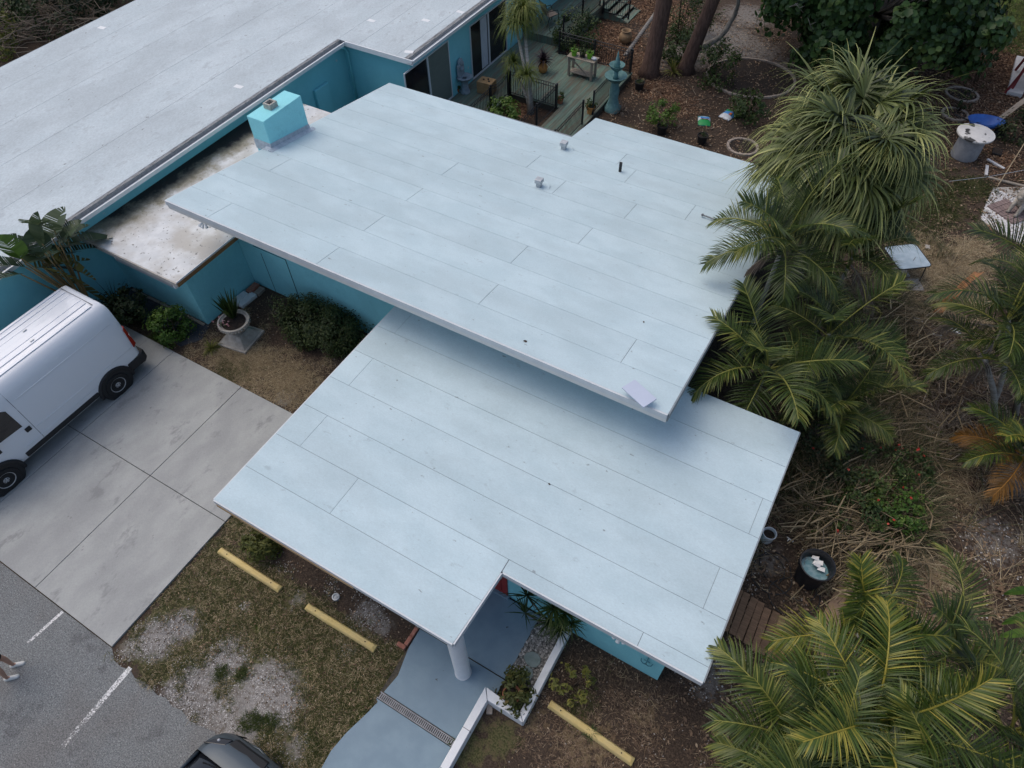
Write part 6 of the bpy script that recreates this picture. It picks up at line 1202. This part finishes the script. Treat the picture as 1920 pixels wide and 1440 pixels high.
for s in (1, -1):
    MB().tube([(.25, s * .27, 0), (.27, s * .27, .45), (-.22, s * .27, .40), (-.43, s * .27, 1.02)], .016, 6).build('side_frame', 'iron_black', cs); MB().tube([(-.18, s * .27, .4), (-.34, s * .27, 0)], .016, 6).build('back_leg', 'iron_black', cs); MB().tube([(.27, s * .28, .45), (.2, s * .28, .64), (-.32, s * .28, .66)], .016, 6).build('armrest', 'iron_black', cs)
tb = thing('patio_table', 'dark patio table at the top edge of the deck', 'table', (-15.0, 31.9, .585)); MB().box(-.8, .8, -.55, .55, .7, .73).build('top', mat('table_dark', (.03, .035, .045), rough=.25), tb, bevel=.02)
for x in (-.7, .7):
    for y in (-.45, .45): MB().tube([(x, y, 0), (x, y, .7)], .025, 6).build('leg', 'iron_black', tb)
for k, (x, y, m_, lb) in enumerate(((-.1, -.1, 'clay_orange', 'small orange dish on the dark patio table'), (.35, -.2, 'stone_white', 'small pale dish on the dark patio table'))):
    o = MB().lathe([(.08, 0), (.13, .05), (.12, .06), (.05, .03)], 14).build('dish', m_, auto=50); o.location = (-15.0 + x, 31.9 + y, 1.315); tag(o, lb, 'dish')

for k, (px, py, s_, lb) in enumerate(((985, 641, .05, 'curled dark leaf lying near the front edge of the upper roof'), (1210, 588, .03, 'tiny dark leaf on the upper roof above the panel'), (1030, 908, .03, 'tiny dark speck of leaf on the lower roof'))):
    p = gp(px, py, UZ(0, 8.6) if k < 2 else FZ); z = (UZ(p.x, p.y) if k < 2 else FZ) + .006
    o = link('fallen_leaf', npmesh('fallen_leaf', *(lambda v, f, i: (v, f, np.full(len(v), .1)))(*ovals(np.zeros((1, 3)), np.array([[.2, .1, 1.0]]), s_ * 2, np.random.default_rng(k), .6))), 'leaf_dead'); o.location = (p.x, p.y, z); tag(o, lb, 'leaf')
# ================================================================== GROUND LITTER AND GRASS (uncountable)
leafmat('blade_green', (.03, .045, .012), (.075, .09, .025), (.17, .15, .06), rough=.6); leafmat('blade_straw', (.14, .105, .065), (.32, .25, .15), (.55, .46, .30), rough=.8, trans=.1)
leafmat('chip', (.07, .04, .027), (.22, .135, .085), (.44, .31, .20), rough=.9, trans=0); leafmat('litter', (.08, .055, .04), (.21, .14, .09), (.46, .36, .25), rough=.8, trans=.05); leafmat('twig', (.08, .062, .048), (.20, .16, .125), (.38, .32, .25), rough=.9, trans=0)
leafmat('blade_scrub', (.035, .045, .018), (.10, .11, .05), (.24, .22, .12), rough=.6)
leafmat('blade_lush', (.028, .048, .012), (.07, .095, .025), (.16, .17, .05), rough=.6)
BLOCK = [(-18.5, 3.8, -9.95, 6.25), (-18.5, -.4, -9.95, 6.25), (-4.45, 1.6, -2.3, 4.75), (-27.6, -4, -18.45, 44), (-18.5, 7.5, -15.1, 15.4), (-15.2, 9.6, -1.95, 19), (-6.6, 4.8, .45, 9.6), (-15.45, 19.1, -9.86, 26.7), (-18, 27, -13.4, 36), (-2.52, -.6, -1.54, 4.79)]
lowx = [p.x for p in low]; lowy = [p.y for p in low]
def keep(x, y):
    k = np.ones(len(x), bool)
    for a, b_, c, d in BLOCK: k &= ~((x > a) & (x < c) & (y > b_) & (y < d))
    k &= ~((x < -2.45) & (y < 1.7) & (x > np.interp(y, lowy[::-1], lowx[::-1])))
    return k
def sample(n, zone, box, thr=.3, seed=0, pw=1.0, noise=.25):
    r = np.random.default_rng(seed); X = []; Y = []
    got = 0
    while got < n:
        x = r.uniform(box[0], box[1], n * 2); y = r.uniform(box[2], box[3], n * 2)
        zv = zval(zone, x, y) if isinstance(zone, str) else zone(x, y)
        nz = noise * np.sin(x * 5.1 + 2 * np.sin(y * 3.7)) * np.cos(y * 4.3 + np.sin(x * 2.9))
        k = (r.random(len(x)) < np.clip((zv + nz - thr) / (1 - thr), 0, 1) ** pw) & keep(x, y)
        X.append(x[k]); Y.append(y[k]); got += k.sum()
        if k.sum() < 20: break
    return np.concatenate(X)[:n], np.concatenate(Y)[:n], r
def blades(name, label, cat, zone, box, n, L, w_, lm, seed, thr=.3, lie=.0, droop=.6, ns=3, tuftn=4, zlift=0.0, pw=1.0):
    x, y, r = sample(n // tuftn, zone, box, thr, seed, pw); m = len(x) * tuftn
    x = np.repeat(x, tuftn) + r.normal(0, .03, m); y = np.repeat(y, tuftn) + r.normal(0, .03, m); a = r.random(m) * 6.28; e = (1 - lie) * r.uniform(.35, 1.35, m) + lie * r.uniform(0, .18, m)
    D = np.stack([np.cos(a) * np.cos(e), np.sin(a) * np.cos(e), np.sin(e)], 1); P = np.stack([x, y, r.uniform(0, .03, m) * (lie > .5) - .01 + zlift], 1)
    v, f, i = ribbons(P, D, L * (.5 + r.random(m)), w_, droop * (1 - lie), ns, r, taper=(1, .8, .1), twist=.8 if lie < .5 else .3)
    v[:, 2] = np.maximum(v[:, 2], .004); o = link(name, npmesh(name, v, f, np.clip(.45 + r.normal(0, .22, m), 0, 1)[i]), lm); return tag(o, label, cat, kind='stuff')
FR = (-10, -4.2, -.6, 4.2)
blades('lawn_grass', 'thin patchy olive grass between driveway and entrance walk', 'grass', lambda x, y: np.clip(zval('grass', x, y) - .75 * zval('sand', x, y), 0, 1), FR, 42000, .08, .008, 'blade_green', 1, thr=.15, tuftn=7)
blades('lawn_straw', 'dry thatch lying over the front lawn', 'dry grass', lambda x, y: np.clip(zval('grass', x, y) - .8 * zval('sand', x, y), 0, 1), FR, 16000, .085, .006, 'blade_straw', 2, thr=.2, lie=.85, tuftn=2)
blades('dark_turf', 'darker green turf tufts dotted over the shell patches', 'grass', lambda x, y: np.clip(1.6 * np.exp(-((x + 7.55) ** 2 + (y - .42) ** 2) / .02) + 1.4 * np.exp(-((x + 7.15) ** 2 + (y - .62) ** 2) / .03) + 1.5 * np.exp(-((x + 6.35) ** 2 + (y + .02) ** 2) / .045) + 1.2 * np.exp(-((x + 6.0) ** 2 + (y - .2) ** 2) / .03) + zval('lush', x, y) * .7, 0, 1), FR, 6000, .08, .008, 'blade_lush', 3, thr=.3, tuftn=6)
blades('yard_grass', 'green and tan grass on the right of the fan palm', 'grass', 'grass', (-1, 7, 14, 28), 22000, .12, .011, 'blade_green', 4, thr=.12, tuftn=5)
blades('bed_grass', 'sparse grass in the brown bed beside the white wall', 'grass', 'grass', (-2.4, 2.2, .5, 4.7), 5000, .09, .008, 'blade_green', 5, thr=.2, tuftn=6)
blades('urn_bed_grass', 'sparse grass along the driveway edge by the urn', 'grass', 'grass', (-17, -9, 6.2, 9.5), 6000, .08, .008, 'blade_green', 6, thr=.2, tuftn=5)
blades('far_lawn', 'bright green lawn at the top right corner', 'grass', 'lush', (-2, 12, 30, 46), 14000, .16, .02, 'blade_lush', 7, thr=.15, tuftn=5)
blades('urn_bed_straw', 'dry tan thatch over the bed around the urn', 'dry grass', 'straw', (-17, -9, 6.2, 9.5), 16000, .11, .007, 'blade_straw', 8, thr=.02, lie=.8, tuftn=2)
blades('yard_straw', 'pale dry straw over the side yard', 'dry grass', 'straw', (.6, 8, 6, 24), 34000, .19, .009, 'blade_straw', 9, thr=.08, lie=.7, tuftn=3)
blades('bed_straw', 'dry brown thatch on the bed right of the white wall', 'dry grass', lambda x, y: .35 + zval('straw', x, y), (-2.4, 3, -.5, 4.7), 9000, .08, .007, 'litter', 10, thr=.15, lie=.85, tuftn=2)
def flakes(name, label, cat, zone, box, n, size, lm, seed, thr=.1, asp=.5, up=.25, z0=.012):
    x, y, r = sample(n, zone, box, thr, seed); m = len(x); N = np.stack([r.normal(0, up, m), r.normal(0, up, m), np.ones(m)], 1); N /= np.linalg.norm(N, axis=1, keepdims=True)
    v, f, i = ovals(np.stack([x, y, z0 + r.uniform(0, .025, m)], 1), N, size, r, asp); o = link(name, npmesh(name, v, f, np.clip(r.normal(.45, .25, m), 0, 1)[i]), lm); return tag(o, label, cat, kind='stuff')
flakes('wood_chips', 'reddish wood chip mulch over the back yard', 'mulch', 'chips', (-14, 9, 19, 44), 26000, .10, 'chip', 20, asp=.35, up=.4)
flakes('leaf_litter', 'fallen brown leaves on the dark side yard soil', 'leaf litter', lambda x, y: np.full(len(x), .55), (1.0, 8.5, 4, 33), 15000, .085, 'litter', 21, asp=.5)
flakes('back_litter', 'fallen leaves and debris behind the houses', 'leaf litter', lambda x, y: np.full(len(x), .5), (-10, 1.5, 20, 34), 9000, .08, 'litter', 22, asp=.45)
flakes('bed_litter', 'small dead leaves on the beds near the walls', 'leaf litter', lambda x, y: np.full(len(x), .5), (-16, 3, .5, 9.5), 7000, .045, 'litter', 23, asp=.5)
flakes('litter_heap', 'heap of curled dry leaves above the lower right palms', 'leaf litter', field and (lambda x, y: 1.1 * np.exp(-(((x - 4.3) / 1.0) ** 2 + ((y - 9.0) / .7) ** 2))), (2.5, 7, 7, 11), 900, .17, 'litter', 24, asp=.35, up=.7, z0=.03)
x, y, r = sample(9000, 'sand', (-10, -4.2, -.6, 4.2), .1, 30, 1.0, .5)
o = link('shell_gravel', blobs(len(x), lambda r_, n: x, lambda r_, n: y, lambda a, b_: np.full(len(a), -.004), .0105, 31, .6), 'shell'); tag(o, 'crushed pale shell scattered over the bare patches of lawn', 'gravel', kind='stuff')
x, y, r = sample(1500, 'sand', (1, 8, 4, 16), .2, 32, 1.0, .5); x2, y2 = x, y
o = link('pale_grit', blobs(len(x2), lambda r_, n: x2, lambda r_, n: y2, lambda a, b_: np.full(len(a), -.004), .018, 33, .7), 'shell'); tag(o, 'pale grit on the bare soil at the right', 'gravel', kind='stuff')
x, y, r = sample(4200, lambda a, b_: .4 + zval('sand', a, b_) * .6, (-16, 6, -.5, 9.4), .2, 34); x3, y3 = x, y
o = link('soil_crumbs', blobs(len(x3), lambda r_, n: x3, lambda r_, n: y3, lambda a, b_: np.full(len(a), -.004), .014, 35, .7), leafmat('crumb', (.03, .022, .018), (.09, .07, .055), (.35, .33, .31), trans=0, rough=.9)); tag(o, 'small soil crumbs and pebbles on the beds', 'gravel', kind='stuff')
# canes, twigs
def sticks(name, label, cat, centers, n, L, rad, lm, seed, hz=(.02, .25), spread=.6, az=None, bend=.1):
    r = np.random.default_rng(seed); V = []; F = []; A = []; k0 = 0
    for i in range(n):
        px, py, sp = centers[r.integers(0, len(centers))]; c = gp(px, py); c0 = np.array([c.x + r.normal(0, sp), c.y + r.normal(0, sp), r.uniform(*hz)])
        a = (r.random() * 6.28 if az is None else az + r.normal(0, .5)); e = r.normal(0, .14); l_ = L * (.5 + r.random()); d = np.array([math.cos(a) * math.cos(e), math.sin(a) * math.cos(e), math.sin(e)]); s_ = np.array([-math.sin(a), math.cos(a), 0])
        p = [c0 - d * l_ / 2, c0 + s_ * bend * l_ * r.normal(), c0 + d * l_ / 2]; rr = rad * (.6 + .8 * r.random())
        for q in p: q[2] = max(q[2], rr)
        b = MB().tube([tuple(q) for q in p], [rr, rr * .9, rr * .6], 4, cap=False); V += b.v; F += [tuple(k0 + j for j in f) for f in b.f]; A += [float(np.clip(r.normal(.5, .2), 0, 1))] * len(b.v); k0 += len(b.v)
    return tag(link(name, npmesh(name, V, F, A), lm), label, cat, kind='stuff')
CN = [(1640, 640, .8), (1620, 720, .9), (1650, 800, .9), (1600, 880, .7), (1560, 960, .6), (1590, 1020, .6), (1620, 1070, .5), (1700, 640, .6), (1560, 560, .5), (1690, 720, .7)]
sticks('dry_canes', 'tangle of dry tan canes along the side yard', 'canes', CN, 760, 1.15, .015, 'blade_straw', 40, (.05, .8), az=1.0)
sticks('dry_twigs', 'fine dry stems between the palms', 'twigs', CN + [(1700, 560, .8), (1750, 830, .8), (1480, 560, .6)], 900, .6, .006, 'twig', 41, (.05, .7), bend=.2)
sticks('brush_pile', 'grey-brown heap of cut brush at the right', 'brush pile', [(1770, 700, .7), (1790, 760, .7), (1760, 800, .6), (1810, 720, .5), (1750, 660, .5)], 900, .55, .010, 'twig', 42, (.03, .5), bend=.3)
sticks('brush_leaves', 'pale curled stalks among the cut brush', 'brush pile', [(1770, 700, .7), (1780, 760, .6), (1740, 680, .6)], 260, .3, .016, 'litter', 43, (.3, .55), bend=.3)
sticks('ground_sticks', 'long thin stems lying on bare soil below the brush', 'twigs', [(1740, 900, .7), (1700, 950, .6), (1780, 980, .6), (1800, 850, .5)], 90, 1.2, .009, 'litter', 44, (.01, .06), bend=.15)
sticks('yard_sticks', 'loose sticks over the back yard', 'twigs', [(1300, 200, 1.5), (1250, 100, 1.5), (1850, 200, 1.5), (1400, 80, 2)], 160, .5, .008, 'twig', 45, (.01, .05), bend=.15)
sticks('front_sticks', 'pale twigs lying on the brown front bed', 'twigs', [(1180, 1340, .6), (1020, 1370, .4), (1190, 1290, .4), (560, 690, .6)], 26, .22, .007, 'blade_straw', 46, (.01, .03))
sticks('wild_twigs', 'bare twigs in the undergrowth behind the long house', 'twigs', [(60, 60, 1.5), (110, 70, 1.5), (40, 90, 1), (150, 40, 1.5)], 260, 1.6, .014, 'twig', 47, (.1, 1.4), bend=.2)

# scrubby undergrowth between the palms: nobody could count it
UG = [(1480, 600, .9, .8), (1540, 700, 1.0, .8), (1600, 640, .9, .7), (1560, 800, .9, .9), (1500, 860, .7, .9), (1620, 760, .9, .8), (1660, 840, .9, .7), (1580, 900, .8, .8), (1640, 930, .7, .7), (1540, 960, .6, .7), (1680, 680, .7, .6), (1650, 580, .7, .6), (1700, 1010, .5, .5), (1690, 960, .6, .6)]
def ugz(x, y):
    f = np.zeros(len(x))
    for px, py, rr, a in UG: p = gp(px, py); f = np.maximum(f, a * np.exp(-((x - p.x) ** 2 + (y - p.y) ** 2) / rr ** 2))
    return f
blades('scrub_green', 'tangled dull green scrub growing between the palms', 'scrub', ugz, (.9, 7, 8, 22), 16000, .85, .018, 'blade_scrub', 60, thr=.2, droop=.7, ns=4, tuftn=9)
blades('scrub_dry', 'tangled dry tan stems among the scrub', 'scrub', ugz, (.9, 7, 8, 22), 17000, .85, .012, 'blade_straw', 61, thr=.15, droop=.6, ns=4, tuftn=6)
flakes('scrub_leaves', 'small leaves scattered through the scrub', 'scrub', ugz, (.9, 7, 8, 22), 8000, .08, 'leaf_mid', 62, thr=.25, up=.8, z0=.35)
